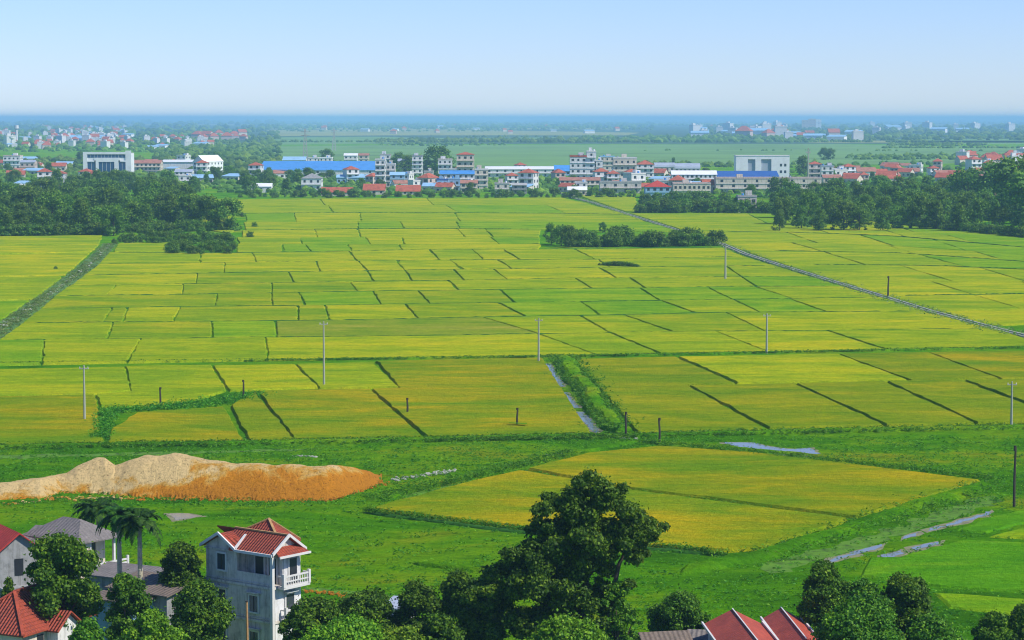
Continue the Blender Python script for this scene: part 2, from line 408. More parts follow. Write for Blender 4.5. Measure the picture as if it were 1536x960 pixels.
for k, (x0, divs, crops) in enumerate(bands):
    t, b = lines[k], lines[k + 1]
    ym = (interp(t, 500) + interp(b, 500)) / 2
    if x0 is None: lx = (ext_l(interp(t, t[0][0])), ext_l(interp(b, b[0][0])))
    else: lx = (x0, x0 + 2)
    yt, yb = interp(t, 1200), interp(b, 1200)
    rx = (cr_x(yt) - 9, cr_x(yb) - 9)
    if k >= 13: rx = (min(rx[0], 1570), min(rx[1], 1570))
    if k in (4, 5, 6): rx = (812, 808)
    d = [lx] + divs + [rx]
    for i in range(len(d) - 1):
        (a0, a1), (b0, b1) = d[i], d[i + 1]
        top = [(x, interp(t, x)) for x in np.linspace(a0, b0, max(2, int(abs(b0 - a0) / 60) + 2))]
        bot = [(x, interp(b, x)) for x in np.linspace(b1, a1, max(2, int(abs(b1 - a1) / 60) + 2))]
        field(top + bot, {O: 'rice_ripening', BR: 'rice_stubble', GO: 'rice_ripening'}.get(crops[i % len(crops)], crops[i % len(crops)]), .07 if k < 14 else 0.04, .36)
custom = [
 ([(-20, 557), (186, 553), (194, 588), (140, 593), (-20, 597)], L), ([(-20, 599), (140, 595), (152, 667), (-20, 669)], GO),
 ([(190, 552), (315, 550), (338, 588), (300, 600), (245, 609), (152, 611), (146, 594), (198, 590)], L),
 ([(160, 667), (167, 645), (205, 622), (337, 613), (367, 664)], GO), ([(348, 611), (382, 592), (439, 661), (375, 664)], O),
 ([(321, 551), (440, 549), (476, 583), (345, 588)], Y), ([(446, 549), (558, 546), (597, 583), (481, 584)], L),
 ([(388, 590), (553, 587), (633, 658), (444, 661)], GO), ([(567, 545), (812, 540), (884, 652), (640, 657.5), (560, 587), (601, 585)], GO),
 ([(862, 541), (1012, 538), (1100, 577), (1028, 580), (1145, 645), (957, 650)], O), ([(1020, 538), (1255, 534), (1360, 573), (1108, 577)], Y),
 ([(1260, 534), (1390, 531), (1495, 570), (1368, 573)], O), ([(1395, 531), (1570, 528), (1570, 568), (1503, 570)], GO),
 ([(1036, 581), (1190, 578), (1325, 640), (1155, 644)], O), ([(1196, 578), (1325, 575), (1460, 637), (1333, 640)], O),
 ([(1332, 575), (1440, 573), (1570, 622), (1570, 635), (1467, 637)], O), ([(1448, 573), (1570, 571), (1570, 617)], O),
 ([(880, 683), (990, 672), (1120, 681), (1300, 702), (1472, 724), (1378, 753), (1285, 779), (1130, 759), (950, 736), (790, 706)], GO),
 ([(553, 767), (700, 727), (780, 709), (945, 739), (1125, 763), (1275, 782), (1150, 826), (1085, 831), (970, 822), (785, 796)], GO),
 ([(1432, 797), (1475, 780), (1570, 757), (1570, 778), (1480, 800)], SE), ([(1482, 806), (1570, 784), (1570, 812)], GR),
 ([(1300, 838), (1345, 838), (1445, 812), (1570, 818), (1570, 893), (1410, 882), (1290, 866)], SE),
 ([(1400, 890), (1570, 903), (1570, 930), (1420, 912)], GR),
 # left of the left canal
 ([(-20, 356), (152, 354), (148, 367), (-20, 369)], L), ([(-20, 370), (146, 368), (137, 379), (-20, 382)], Y),
 ([(-20, 384), (133, 381), (96, 414), (-20, 416)], Y), ([(-20, 418), (92, 417), (48, 450), (-20, 452)], L),
 ([(-20, 455), (42, 453), (-2, 483), (-20, 485)], GR),
 ([(180, 366), (252, 365), (250, 378), (172, 379)], L), ([(300, 326), (345, 324), (352, 345), (345, 352), (310, 345)], L),
 ([(862, 292), (952, 297), (957, 319), (938, 318)], L)]
for pix, m in custom:
    dd = pix[0][1] > 660
    field(pix, m, .02 if dd else -.28, .2 if m in (SE, GR) and dd else .40)
# right of the right canal
rl = [[(955, 321), (1140, 321), (1200, 322), (1300, 331), (1400, 343), (1580, 357)], [(1010, 334), (1200, 336), (1300, 341), (1400, 352), (1580, 368)],
      [(1050, 349), (1200, 350), (1350, 356), (1580, 376)], [(1090, 363), (1300, 367), (1580, 386)], [(1130, 377), (1350, 381), (1580, 397)],
      [(1190, 399), (1400, 400), (1580, 408)], [(1260, 423), (1450, 424), (1580, 424)], [(1330, 446), (1580, 442)], [(1400, 470), (1580, 462)], [(1480, 490), (1580, 486)]]
rd = [[(1120, 1150), (1240, 1275), (1330, 1370)], [(1200, 1245), (1315, 1360), (1420, 1465)], [(1180, 1225), (1290, 1340), (1400, 1450)],
      [(1186, 1235), (1330, 1375), (1460, 1510)], [(1235, 1300), (1375, 1450)], [(1350, 1430), (1470, 1540)], [(1395, 1460), (1530, 1590)], [(1460, 1530)], [(1536, 1590)]]
rc = [[L, GR, L, GR], [L, Y, L, GR], [L, Y, GR, GR], [Y, L, L, GR], [L, L, GR], [L, Y, L], [Y, Y, L], [L, Y], [Y, L]]
for k in range(9):
    t, b = rl[k], rl[k + 1]; d = [(cr_x(interp(t, t[0][0])) + 8, cr_x(interp(b, b[0][0])) + 8)] + rd[k] + [(1590, 1600)]
    for i in range(len(d) - 1):
        (a0, a1), (b0, b1) = d[i], d[i + 1]
        if b0 - a0 < 5: continue
        top = [(x, interp(t, x)) for x in np.linspace(a0, b0, max(2, int(abs(b0 - a0) / 60) + 2))]
        bot = [(x, interp(b, x)) for x in np.linspace(b1, a1, max(2, int(abs(b1 - a1) / 60) + 2))]
        field(top + bot, rc[k][i % len(rc[k])], .06, .36)
# far meadows beyond the town
for nm, pix, m in (('meadow', [(300, 221), (560, 218), (1240, 216), (1560, 222), (1600, 243), (1300, 247), (700, 252), (250, 240)], 'far_green'),
               ('meadow', [(405, 206), (560, 205), (640, 207), (850, 206), (700, 214), (420, 217)], 'far_green'),
               ('meadow', [(400, 195), (640, 194), (960, 199), (940, 203), (620, 203), (410, 204)], 'far_yellow'),
               ('meadow', [(1330, 209), (1560, 208), (1600, 216), (1340, 216)], 'far_green')):
    o = slab(nm, [G(*p) for p in pix], .02, .06, m, 0, 400); o['kind'] = 'structure'
o = slab('plain', [Vector((-60000, G(768, 216).y, 0)), Vector((60000, G(768, 216).y, 0)), Vector((60000, 59000, 0)), Vector((-60000, 59000, 0))], .0, .012, 'far_plain', 0, 4000); o['kind'] = 'structure'

# ------------------------------------------------------------------ ditches, canals, water
WATER = [
 [(816, 546), (825, 546), (838, 566), (846, 580), (836, 580), (824, 563)],
 [(839, 589), (851, 589), (858, 600), (870, 612), (858, 612), (846, 599)],
 [(862, 618), (878, 618), (890, 634), (900, 648), (893, 650), (876, 634)],
 [(1085, 664), (1130, 664), (1155, 670), (1185, 674), (1215, 672), (1226, 680), (1212, 685), (1170, 682), (1120, 673)],
 [(1240, 841), (1290, 825), (1325, 817), (1318, 823), (1270, 836), (1244, 843)], [(1355, 805), (1378, 799), (1374, 804), (1354, 809)],
 [(1390, 795), (1430, 784), (1488, 767), (1486, 771), (1440, 785), (1394, 797)], [(1318, 834), (1350, 826), (1358, 831), (1330, 840)],
 [(1366, 822), (1412, 812), (1408, 817), (1372, 826)], [(252, 771), (285, 770), (302, 775), (262, 781)]]
plain('mud', (.20, .20, .09), .8, .4, .8)
for p in WATER:
    o = slab('mud', inset([G(x, y) for x, y in p], -.45), .0, .016, 'mud', .3, 1.5); o['kind'] = 'structure'
    flat('water', p, 'water', .04, .18, .9)
plain('worn_grass', (.085, .20, .006), 1, .6, .6)
for pt in ([(1130, 852), (1290, 806), (1480, 742), (1500, 752), (1310, 818), (1160, 862)], [(-20, 683), (200, 679), (480, 672), (480, 675), (200, 683), (-20, 689)], [(600, 745), (720, 720), (860, 690), (864, 693), (724, 724), (606, 750)], [(455, 880), (530, 886), (600, 900), (590, 906), (520, 893), (455, 888)]):
    flat('path', pt, 'worn_grass', .02, .5, 2)
plain('canal_grass', (.10, .22, .04), 1, .6, .5); plain('silt', (.21, .28, .12), 1, .5, .6)
flat('verge', [(x, y) for y, x in [(q[0], q[1]) for q in canalLw]] + [(x, y) for y, x in canalL[::-1]], 'canal_grass', .02, .3, 4)
flat('path', [(x + (canalL[i][1] - x) * .42, y) for i, (y, x) in enumerate(canalLw)] + [(x - (x - canalLw[len(canalLw) - 1 - i][1]) * .38, y) for i, (y, x) in enumerate(canalL[::-1])], 'silt', .03, .5, 4)
# raised grassy bank right of the ditch
def ridge(pix, wd, hg, mat, name='bank', kind='structure', n=60, jit=.12):
    P = [G(x, y) for x, y in pix]; L_ = [0]; ph = random.random() * 50
    for a, b in zip(P, P[1:]): L_.append(L_[-1] + (b - a).length)
    V = []; Fc = []; prof = [(-1, -.02), (-.75, .55), (-.4, .95), (0, 1), (.4, .95), (.75, .55), (1, -.02)]
    for i in range(n + 1):
        s = L_[-1] * i / n; k = max(j for j in range(len(L_) - 1) if L_[j] <= s + 1e-6) if s > 0 else 0
        u = (s - L_[k]) / (L_[k + 1] - L_[k]); p = P[k].lerp(P[k + 1], u); d = (P[k + 1] - P[k]).normalized(); nr = Vector((d.y, -d.x, 0)); p = p + nr * (.35 * math.sin(s * .13 + ph) + .2 * math.sin(s * .41))
        ww = wd[0] + (wd[1] - wd[0]) * i / n if hasattr(wd, '__len__') else wd
        for (a, z) in prof:
            tp = min(1, i / 3 + .03, (n - i) / 3 + .03)
            V.append(tuple(p + nr * (a * ww / 2 * tp * (1 + random.uniform(-.1, .1))) + Vector((0, 0, max(z, 0) * hg * tp * (1 + random.uniform(-jit, jit)) - (.02 if z < 0 else 0)))))
    m = len(prof)
    for i in range(n):
        for j in range(m - 1): Fc.append((i * m + j, i * m + j + 1, (i + 1) * m + j + 1, (i + 1) * m + j))
    me = bpy.data.meshes.new(name); me.from_pydata(V, [], Fc); me.materials.append(MATS[mat]); me.update()
    o = bpy.data.objects.new(name, me); C.objects.link(o); o['kind'] = kind; return o
ridge([(843, 541), (880, 590), (925, 652)], (4.6, 3.6), 1.5, 'grass')
ridge([(-40, 546.5), (400, 541), (850, 535.5), (1590, 521.5)], 1.3, .35, 'grass', n=200)
ridge([(-40, 673), (300, 668), (640, 661), (950, 655), (1580, 641)], 2.6, .5, 'grass', n=160)
ridge([(545, 769), (785, 799.5), (970, 826), (1090, 835)], .8, .3, 'bund_grass', n=80)
ridge([(560, 752), (700, 717), (860, 680), (960, 664), (1010, 666), (1200, 682), (1490, 719)], 1.2, .35, 'grass', n=120)
ridge([(1490, 728), (1290, 788), (1140, 838), (1020, 862)], 3.2, .7, 'grass', n=90)
ridge([(620, 845), (720, 858), (800, 862)], .8, .4, 'grass', n=40)
def line_px(k, x0, x1, n=14): return [(x, interp(lines[k], x)) for x in np.linspace(x0, x1, n)]
for k, wd, hg in ((13, .8, .42), (11, .8, .42), (9, .9, .44), (7, .9, .44), (14, .5, .38), (12, .5, .39), (10, .6, .39), (8, .6, .39), (4, 1.2, .5), (2, 1.2, .5)):
    x0 = ext_l(lines[k][0][1]) if k > 6 else lines[k][0][0]; x1 = min(1580, cr_x(interp(lines[k], 1200)) - 10) if k > 6 else (800 if k == 4 else 940)
    ridge(line_px(k, x0, x1), wd, hg, 'bund_grass', n=160, jit=.3)
for k in (2, 4, 5, 7): ridge([(x, interp(rl[k], x)) for x in np.linspace(rl[k][0][0] + 20, 1580, 10)], .9, .5, 'bund_grass', n=70, jit=.3)
# concrete edged canals
def canal(pts, wd, lip, mat='pale_concrete'):
    P = [G(x, y) for x, y in pts]
    for side, hh, ww in ((-1, .55, lip), (1, .45, lip)):
        mb = MB()
        for a, b in zip(P, P[1:]):
            d = (b - a).normalized(); nr = Vector((d.y, -d.x, 0)); off = nr * side * wd / 2
            mb.beam(a + off + Vector((0, 0, hh / 2)), b + off + Vector((0, 0, hh / 2)), ww, hh)
        mb.build('canal_edge', mat)['kind'] = 'structure'
    Q = []
    for s in (-1, 1):
        row = []
        for i, p in enumerate(P):
            a = P[max(i - 1, 0)]; b = P[min(i + 1, len(P) - 1)]; d = (b - a).normalized(); row.append(p + Vector((d.y, -d.x, 0)) * s * (wd / 2 - lip / 2))
        Q += row if s < 0 else row[::-1]
    o = slab('water', Q, .01, .06, 'water', 0, 9999); o['kind'] = 'structure'
canal([(cr_x(y), y) for y in (290, 297, 305, 322, 345, 368, 382, 400, 422, 447, 468, 487, 505, 520)], 1.2, .5)
mid = [((interp(canalL, y) + interp(canalLw, y)) / 2, y) for y in (366, 380, 398, 415, 444, 465, 487, 505, 520)]


# ------------------------------------------------------------------ vegetation builders
def leaves_mesh(name, pts, nrm, size, mat, aspect=1.0):
    n = len(pts); pts = np.asarray(pts, float); nrm = np.asarray(nrm, float)
    nrm /= np.linalg.norm(nrm, axis=1)[:, None] + 1e-9
    r = RNG.normal(size=(n, 3)); u = np.cross(nrm, r); u /= np.linalg.norm(u, axis=1)[:, None] + 1e-9; v = np.cross(nrm, u)
    s = (size * RNG.uniform(.6, 1.35, n))[:, None] * .5
    a = s * aspect
    bend = nrm * s * .35
    V = np.stack([pts - u * s, pts - v * a * .75 + bend, pts + u * s, pts + v * a * .75 + bend], 1).reshape(-1, 3)
    me = bpy.data.meshes.new(name); me.vertices.add(4 * n); me.vertices.foreach_set('co', V.ravel())
    me.loops.add(4 * n); me.loops.foreach_set('vertex_index', np.arange(4 * n, dtype=np.int32))
    me.polygons.add(n); me.polygons.foreach_set('loop_start', np.arange(0, 4 * n, 4, dtype=np.int32))
    me.polygons.foreach_set('loop_total', np.full(n, 4, dtype=np.int32))
    me.materials.append(MATS[mat]); me.update(calc_edges=True); return me
def blob_leaves(blobs, n, upb=.35, zmin=None):
    w_ = np.array([b[3] ** 2 for b in blobs]); idx = RNG.choice(len(blobs), n, p=w_ / w_.sum()); B = np.array(blobs)[idx]
    d = RNG.normal(size=(n, 3)); d /= np.linalg.norm(d, axis=1)[:, None]
    rad = B[:, 3] * (.25 + 1.0 * RNG.random(n) ** .7)
    P = B[:, :3] + d * rad[:, None] * np.array([1, 1, .75]) + RNG.normal(size=(n, 3)) * (RNG.random(n) ** 3 * .45 * B[:, 3])[:, None]
    N = d * .7 + RNG.normal(size=(n, 3)) * .6 + np.array([0, 0, upb])
    if zmin is not None:
        k = P[:, 2] > zmin; P, N = P[k], N[k]
    return P, N
def crown_blobs(h, r, trunk, nb, br, shape='round', lean=(0, 0)):
    out = []
    ch = h - trunk
    for i in range(nb):
        u = random.random() ** .8
        if shape == 'cone': rr = r * (1 - u) ** .8 + .1 * r
        elif shape == 'tall': rr = r * math.sin(PI * min(.97, .18 + u * .8)) ** .7
        else: rr = r * math.sqrt(max(.06, 1 - (2 * (u * .88 + .1) - 1) ** 2))
        a = random.uniform(0, 2 * PI); q = rr * math.sqrt(random.uniform(.15, 1)) * .82
        b = br * random.uniform(.6, 1.3)
        if random.random() < .22: q *= 1.28; b *= .5
        out.append((q * math.cos(a) + lean[0] * u, q * math.sin(a) + lean[1] * u, trunk + ch * u * .93 + b * .1, b))
    return out
def trunk_mesh(h, trunk, rad, blobs, k=7, seg=7):
    mb = MB(); top = Vector((random.uniform(-.3, .3), random.uniform(-.3, .3), h * .72))
    m = Vector((random.uniform(-.25, .25), random.uniform(-.25, .25), trunk))
    mb.tube([(0, 0, -.1), (0, 0, trunk * .4), m, top], [rad * 1.25, rad, rad * .8, rad * .2], seg)
    for b in random.sample(blobs, min(k, len(blobs))):
        e = Vector(b[:3]); s = m.lerp(top, max(0, min(.8, (e.z - trunk) / (h - trunk) - .35)))
        c = s.lerp(e, .5) + Vector((0, 0, -.04 * h * random.random()))
        mb.tube([s, c, e], [rad * .42, rad * .28, rad * .08], 5)
    return mb
def make_tree(name, h, r, trunk, nb, br, n, leaf, mat, shape='round', rad=.22, lean=(0, 0), k=7):
    bl = crown_blobs(h, r, trunk, nb, br, shape, lean)
    P, N = blob_leaves(bl, n)
    root = empty(name, (0, 0, 0))
    trunk_mesh(h, trunk, rad, bl, k).build('trunk', 'bark', root)
    c = bpy.data.objects.new('crown', leaves_mesh('crown', P, N, leaf, mat)); C.objects.link(c); c.parent = root
    return root
def place(root, loc, sc=1, rz=None, first=[set()], zs=1.0):
    if root.name in first[0]: o = copy_tree(root); o.name = root.name.split('.')[0]
    else: o = root; first[0].add(root.name)
    o.location = loc; o.rotation_euler = (0, 0, random.uniform(0, 6.28) if rz is None else rz); o.scale = (sc, sc, sc * zs); return o

# distant and middle trees: prototypes 10 m tall
mid_protos = [make_tree('broadleaf_tree', 10, 4.4, .5, 34, 1.3, 3400, .55, 'leaf_far', 'round'),
              make_tree('broadleaf_tree', 10, 4.0, .5, 34, 1.2, 3200, .55, 'leaf_far', 'tall'),
              make_tree('broadleaf_tree', 10, 4.8, .6, 38, 1.3, 3600, .55, 'leaf_far', 'round'),
              make_tree('broadleaf_tree', 10, 3.5, .5, 30, 1.1, 2800, .52, 'leaf_far', 'cone')]
ntree = 0
def mid_tree(px, py, hpx, label, group, proto=None, wide=1.0):
    global ntree
    g = G(px, py); h = hpx * g.y / F
    o = place(mid_protos[proto if proto is not None else random.randrange(4)], g, h / 10 * wide, zs=1 / wide)
    tag(o, label, 'tree', group); ntree += 1; return o
def rows_of_trees(poly_fn, rows, label, group, hm, dx):
    for y in rows:
        x0, x1 = poly_fn(y); s = dx * (y - 177) / 178; x = x0 + random.uniform(0, s)
        while x < x1:
            m = hm * random.uniform(.75, 1.25); D = G(x, y).y
            mid_tree(x, y + random.uniform(-2.5, 2.5), m * F / D, label, group, wide=random.uniform(.95, 1.3))
            x += s * random.uniform(.7, 1.3)
# left wood
def lw(y):
    if y > 348: return (-15, 175)
    if y > 338: return (-15, 352)
    if y > 325: return (-15, 335)
    if y > 308: return (-10, 295)
    if y > 296: return (20, 262)
    return (70, 262)
rows_of_trees(lw, (352, 344, 333, 321, 309, 298, 288), 'broadleaf tree in the dense wood at the left edge of the rice fields', 'trees of the left wood', 11.5, 29)
# right wood
def rw(y):
    a = {316: 1150, 322: 1205, 329: 1290, 337: 1355, 346: 1440, 353: 1520}.get(y, 1160)
    return (a, 1560)
rows_of_trees(rw, (353, 345, 336, 328, 319, 309, 299), 'broadleaf tree in the dark wood belt along the right edge of the rice fields', 'trees of the right wood belt', 11, 32)
for i, (x, y, hp) in enumerate(((1528, 330, 92), (1490, 318, 72), (1450, 312, 58), (1548, 345, 85))):
    mid_tree(x, y, hp, ['tallest dark tree at the right edge of the photo, above the wood belt', 'tall dark tree just left of the tallest tree on the right edge', 'tall rounded tree standing above the right wood belt', 'tall tree in front of the right wood belt, cut by the photo edge'][i], 'tall trees above the right wood belt', 0, 1.3)
# hedge row in the middle of the fields
for i, (x, y, hp, pr) in enumerate(((827, 367, 32, 1), (842, 369, 31, 0), (853, 371, 32, 0))):
    mid_tree(x, y, hp, ['leftmost and narrowest of the three dark trees at the left end of the field hedgerow', 'middle of the three dark trees at the left end of the field hedgerow', 'rightmost of the three dark trees at the left end of the field hedgerow'][i], 'dark trees at the left end of the hedgerow', pr, 1.0)
tag(place(mid_protos[0], G(904, 349), .43 * 1.0, zs=.95), 'small round tree standing alone in the field behind the hedgerow', 'tree')
bush_p = [make_tree('bush', 4, 3.0, .3, 16, 1.1, 1500, .5, 'leaf_far', 'round', .08), make_tree('bush', 4, 2.6, .3, 14, 1.0, 1300, .5, 'leaf_far', 'round', .08)]
for i in range(30):
    x = 862 + i * 7.4 + random.uniform(-3, 3); hp = 17 + 5 * math.sin(i * .9) + random.uniform(-3, 3) + (5 if i in (9, 10, 20, 21) else 0)
    g = G(x, 371 + random.uniform(-3, 0) - (1.5 if i > 20 else 0)); o = place(bush_p[i % 2], g, hp * g.y / F / 4, zs=1.0)
    tag(o, 'bushy green shrub in the hedgerow in the middle of the rice fields', 'bush', 'shrubs of the field hedgerow')
for (x0, x1, y, n, hp) in ((175, 352, 361, 44, 11), (252, 352, 378, 30, 12), (955, 1135, 319, 30, 15), (960, 1100, 306, 16, 14), (360, 960, 296, 62, 9)):
    for i in range(n):
        x = x0 + (x1 - x0) * i / n + random.uniform(-4, 4); g = G(x, y + random.uniform(-1, 1) * (5 if y in (361, 378) else 1)); o = place(bush_p[i % 2], g, hp * random.uniform(.5, 1.35) * g.y / F / 4)
        lab, gr = {361: ('low shrub in the upper scrub row below the left wood', 'upper scrub row below the left wood'), 378: ('low shrub in the lower scrub row below the left wood', 'lower scrub row below the left wood'),
                   319: ('dark shrub on the field edge in front of the right-hand town houses', 'front shrub row before the right-hand houses'), 306: ('shrub in the back row by the right-hand town houses', 'back shrub row by the right-hand houses'),
                   296: ('low shrub along the far edge of the rice fields before the town', 'shrubs along the far field edge')}[y]
        tag(o, lab, 'bush', gr)
for i, (x, y, hp, lab) in enumerate(((375, 357, 9, 'tiny round bush alone in the field right of the left wood'), (382, 341, 7, 'tiny bush beside the tip of the left wood'), (321, 309, 5, 'tiny dark bush in the farthest field beside the left wood'), (363, 325, 6, 'tiny bush between the left wood and the farthest fields'),
                         (83, 405, 5, 'tiny bush alone in the yellow field left of the weedy canal'))):
    g = G(x, y); tag(place(bush_p[0], g, hp * g.y / F / 4), lab, 'bush')
for (pts, n, lab, gr) in (([(1140, 321), (1200, 323), (1300, 332), (1400, 344), (1545, 359)], 56, 'dark shrub at the foot of the right wood belt', 'shrubs at the foot of the right wood belt'), ([(-5, 355), (170, 353)], 26, 'dark shrub at the foot of the left wood', 'shrubs at the foot of the left wood'), ([(175, 350), (350, 347)], 20, 'shrub at the foot of the right end of the left wood', 'shrubs at the right end of the left wood')):
    for i in range(n):
        x = pts[0][0] + (pts[-1][0] - pts[0][0]) * (i + random.random()) / n; g = G(x, interp(pts, x) - 1); o = place(bush_p[i % 2], g, random.uniform(12, 19) * g.y / F / 4, zs=.9)
        tag(o, lab, 'bush', gr)
for i in range(13):
    g = G(900 + i * 4.8, 399.5 + i * .2); o = place(bush_p[i % 2], g, (4 + 4 * math.sin(PI * (i + .5) / 13)) * g.y / F / 4); tag(o, 'low dark shrub of the thicket on the bund below the hedgerow', 'bush', 'low thicket below the hedgerow')
# blossoming shrub at the foot of the left wood
bl = make_tree('blossoming_shrub', 4, 2.6, .3, 14, 1.0, 1300, .5, 'leaf_blossom', 'round', .08)
g = G(142, 350); place(bl, g, 15 * g.y / F / 4); tag(bl, 'pale blossoming shrub at the foot of the left wood', 'bush')

# town trees
tt = [(600, 262, 32, 0), (613, 264, 30, 2), (655, 262, 42, 0), (665, 264, 30, 2), (490, 246, 22, 0), (1236, 240, 18, 2), (1246, 240, 17, 0), (640, 262, 22, 1), (1262, 268, 22, 0), (1205, 262, 28, 1), (570, 262, 14, 0), (1010, 248, 12, 3)]
for i, (x, y, hp, p) in enumerate(tt):
    names = ['broad dark tree behind the town, left of the taller one', 'dark tree close behind the white town houses left of centre', 'tallest dark tree behind the town left of centre', 'dark tree at the right foot of the tallest town tree', 'round dark tree behind the blue-roofed factory',
             'left tree of the dark pair in the meadow beyond the white block', 'right tree of the dark pair in the meadow beyond the white block', 'narrow tree between the two big dark town trees', 'round tree right of the pale mast in town', 'tree between the big white block and the pale mast', 'small tree at the right end of the factory', 'pointed tree behind the curved grey roofs']
    mid_tree(x, y, hp, names[i], 'single trees of the town', p, 1.35 if hp > 20 else 1.1)
def scatter_trees(n, xr, yr, hpr, lab, gr):
    for _ in range(n):
        x = random.uniform(*xr); y = random.uniform(*yr); k = (y - 177) / 100
        mid_tree(x, y, random.uniform(*hpr) * k, lab, gr, wide=random.uniform(1.0, 1.4))
scatter_trees(24, (262, 470), (262, 294), (16, 24), 'leafy tree between the low houses left of the blue-roofed factory', 'trees in the left part of the town')
scatter_trees(14, (470, 850), (262, 292), (10, 17), 'small tree among the houses in the middle of the town', 'trees in the middle of the town')
scatter_trees(16, (850, 1160), (262, 300), (10, 17), 'small tree among the houses right of the town centre', 'trees right of the town centre')
scatter_trees(16, (1140, 1560), (252, 290), (12, 19), 'tree among the red roofs above the right wood belt', 'trees among the right-hand red roofs')
scatter_trees(28, (-10, 330), (240, 284), (15, 24), 'tree among the houses above the left wood', 'trees above the left wood')

# far woods: masses nobody could count
def far_belt(name, x0, x1, y0, y1, n, hpx, label, taper=True):
    ico = bmesh.new(); bmesh.ops.create_icosphere(ico, subdivisions=1, radius=1); bv = np.array([v.co for v in ico.verts]); bf = [[v.index for v in f.verts] for f in ico.faces]; ico.free()
    V = []; Fc = []; k = 0
    for i in range(n):
        u = random.random(); x = x0 + (x1 - x0) * u; yy = y0 + (y1 - y0) * random.random()
        g = G(x, yy); s = hpx * g.y / F * random.uniform(.6, 1.15); s *= (.5 + .5 * math.sin(PI * min(.98, max(.02, u))) ** .3) if taper else 1
        q = bv * np.array([s * random.uniform(.8, 1.5), s * random.uniform(.8, 1.3), s]) * (1 + RNG.uniform(-.2, .2, (len(bv), 1))); q += np.array([g.x, g.y, s * .15]); q[:, 2] = np.maximum(q[:, 2], -.3)
        V.append(q); Fc += [[a + k for a in f] for f in bf]; k += len(bv)
    me = bpy.data.meshes.new(name); me.from_pydata(np.concatenate(V).tolist(), [], Fc); me.materials.append(MATS['leaf_far']); me.update()
    o = bpy.data.objects.new(name, me); C.objects.link(o); tag(o, label, 'wood', None, 'stuff')
far_belt('far_wood', 560, 960, 211, 214, 240, 5.5, 'dark blue tree belt crossing the far meadow behind the town centre')
far_belt('far_wood', 860, 1240, 207, 214, 300, 6, 'dark blue wood right of centre beyond the far meadow')
far_belt('far_wood', 1050, 1600, 190, 211, 800, 5, 'wide hazy blue wood across the right far distance', False)
far_belt('far_wood', 380, 980, 186, 195, 700, 3.2, 'hazy blue wood line just under the horizon in the centre', False)
far_belt('far_wood', -40, 420, 184, 226, 900, 5, 'hazy blue-green woods around the far left town', False)
far_belt('far_wood', 1330, 1480, 216, 219, 120, 4, 'thin tree belt in the far meadow on the right')
far_belt('far_wood', 1270, 1560, 234, 240, 200, 5, 'low hazy tree belt behind the right-hand red roofs')
far_belt('far_wood', 860, 1110, 247, 251, 110, 6, 'low trees along the meadow edge behind the town right of centre')
far_belt('far_wood', 230, 420, 222, 240, 240, 7, 'hazy tree belt right of the far left town')
far_belt('far_wood', 395, 545, 246, 251, 50, 6, 'low trees behind the blue-roofed factory')
for (a, b, y, n, hp, dsc) in ((380, 760, 197, 70, 2.2, 'thin'), (700, 1000, 205.5, 60, 2.6, 'short'), (400, 620, 213, 60, 3, 'broken'), (950, 1500, 226, 26, 2.4, 'sparse'), (420, 900, 191, 160, 2.4, 'long'), (1240, 1560, 205, 150, 3.6, 'dark'), (1320, 1560, 222, 90, 3.4, 'low'), (1180, 1400, 213, 90, 3.6, 'dense'), (620, 1300, 188, 260, 2.6, 'hazy')):
    far_belt('far_wood', a, b, y - .5, y + .5, n, hp, dsc + ' hazy tree line crossing the far plain', False)
for (a, b, y0, y1) in ((420, 900, 192.2, 194), (1000, 1500, 186.8, 188), (200, 560, 186.5, 188), (640, 1100, 184.6, 185.4), (1240, 1560, 211, 214)):
    o = slab('meadow', [G(a, y0), G(b, y0), G(b + 40, y1), G(a - 30, y1)], .02, .06, 'far_yellow', 0, 900); o['kind'] = 'structure'
far_belt('far_wood', -60, 1600, 181, 186, 900, 2.2, 'farthest blue woods right under the horizon', False)
for a in ((-60, 330, 262, 286, 420), (330, 850, 268, 291, 520), (850, 1150, 268, 292, 320), (1130, 1600, 262, 300, 420), (-60, 420, 240, 262, 320), (1180, 1600, 246, 262, 120)):
    far_belt('undergrowth', *a[:5], 7, 'low green undergrowth filling the gaps between the town houses', False)
far_belt('far_wood', 560, 760, 216, 219, 70, 3, 'thin hedge in the far meadow behind the big town trees')

# weeds, grass tufts
def tufts(name, polys, n, size, mat, label, spread=1.0, h=1.0, z=.05):
    pts = []
    for k in range(n):
        q = random.choice(polys); (xa, ya), (xb, yb), (wa) = q[0], q[1], q[2]
        u = random.random(); p = G(xa, ya).lerp(G(xb, yb), u); d = (G(xb, yb) - G(xa, ya)).normalized(); p = p + Vector((d.y, -d.x, 0)) * random.gauss(0, wa / 2)
        pts.append(p)
    A = np.array(pts); A = np.repeat(A, 6, 0); A[:, :2] += RNG.normal(0, .28 * spread, (len(A), 2)); A[:, 2] = z + np.abs(RNG.normal(0, .28 * h, len(A)))
    N = RNG.normal(size=A.shape) * .6; N[:, 2] = np.abs(N[:, 2]) + .7
    o = bpy.data.objects.new(name, leaves_mesh(name, A, N, size, mat, .5)); C.objects.link(o); tag(o, label, 'plants', None, 'stuff')
cl = list(zip(mid, mid[1:]))
tufts('canal_weeds', [(a, b, 3.2) for a, b in cl], 1700, .5, 'leaf_weed', 'pale weeds growing along the stony canal on the left', 1.6, .5)
crp = [(cr_x(y), y) for y in (290, 305, 322, 345, 368, 400, 422, 447, 468, 487, 505)]
tufts('canal_weeds', [(a, b, 3.6) for a, b in zip(crp, crp[1:])], 2600, .6, 'leaf_weed', 'weeds growing along the concrete canal on the right', 1.3, .9)
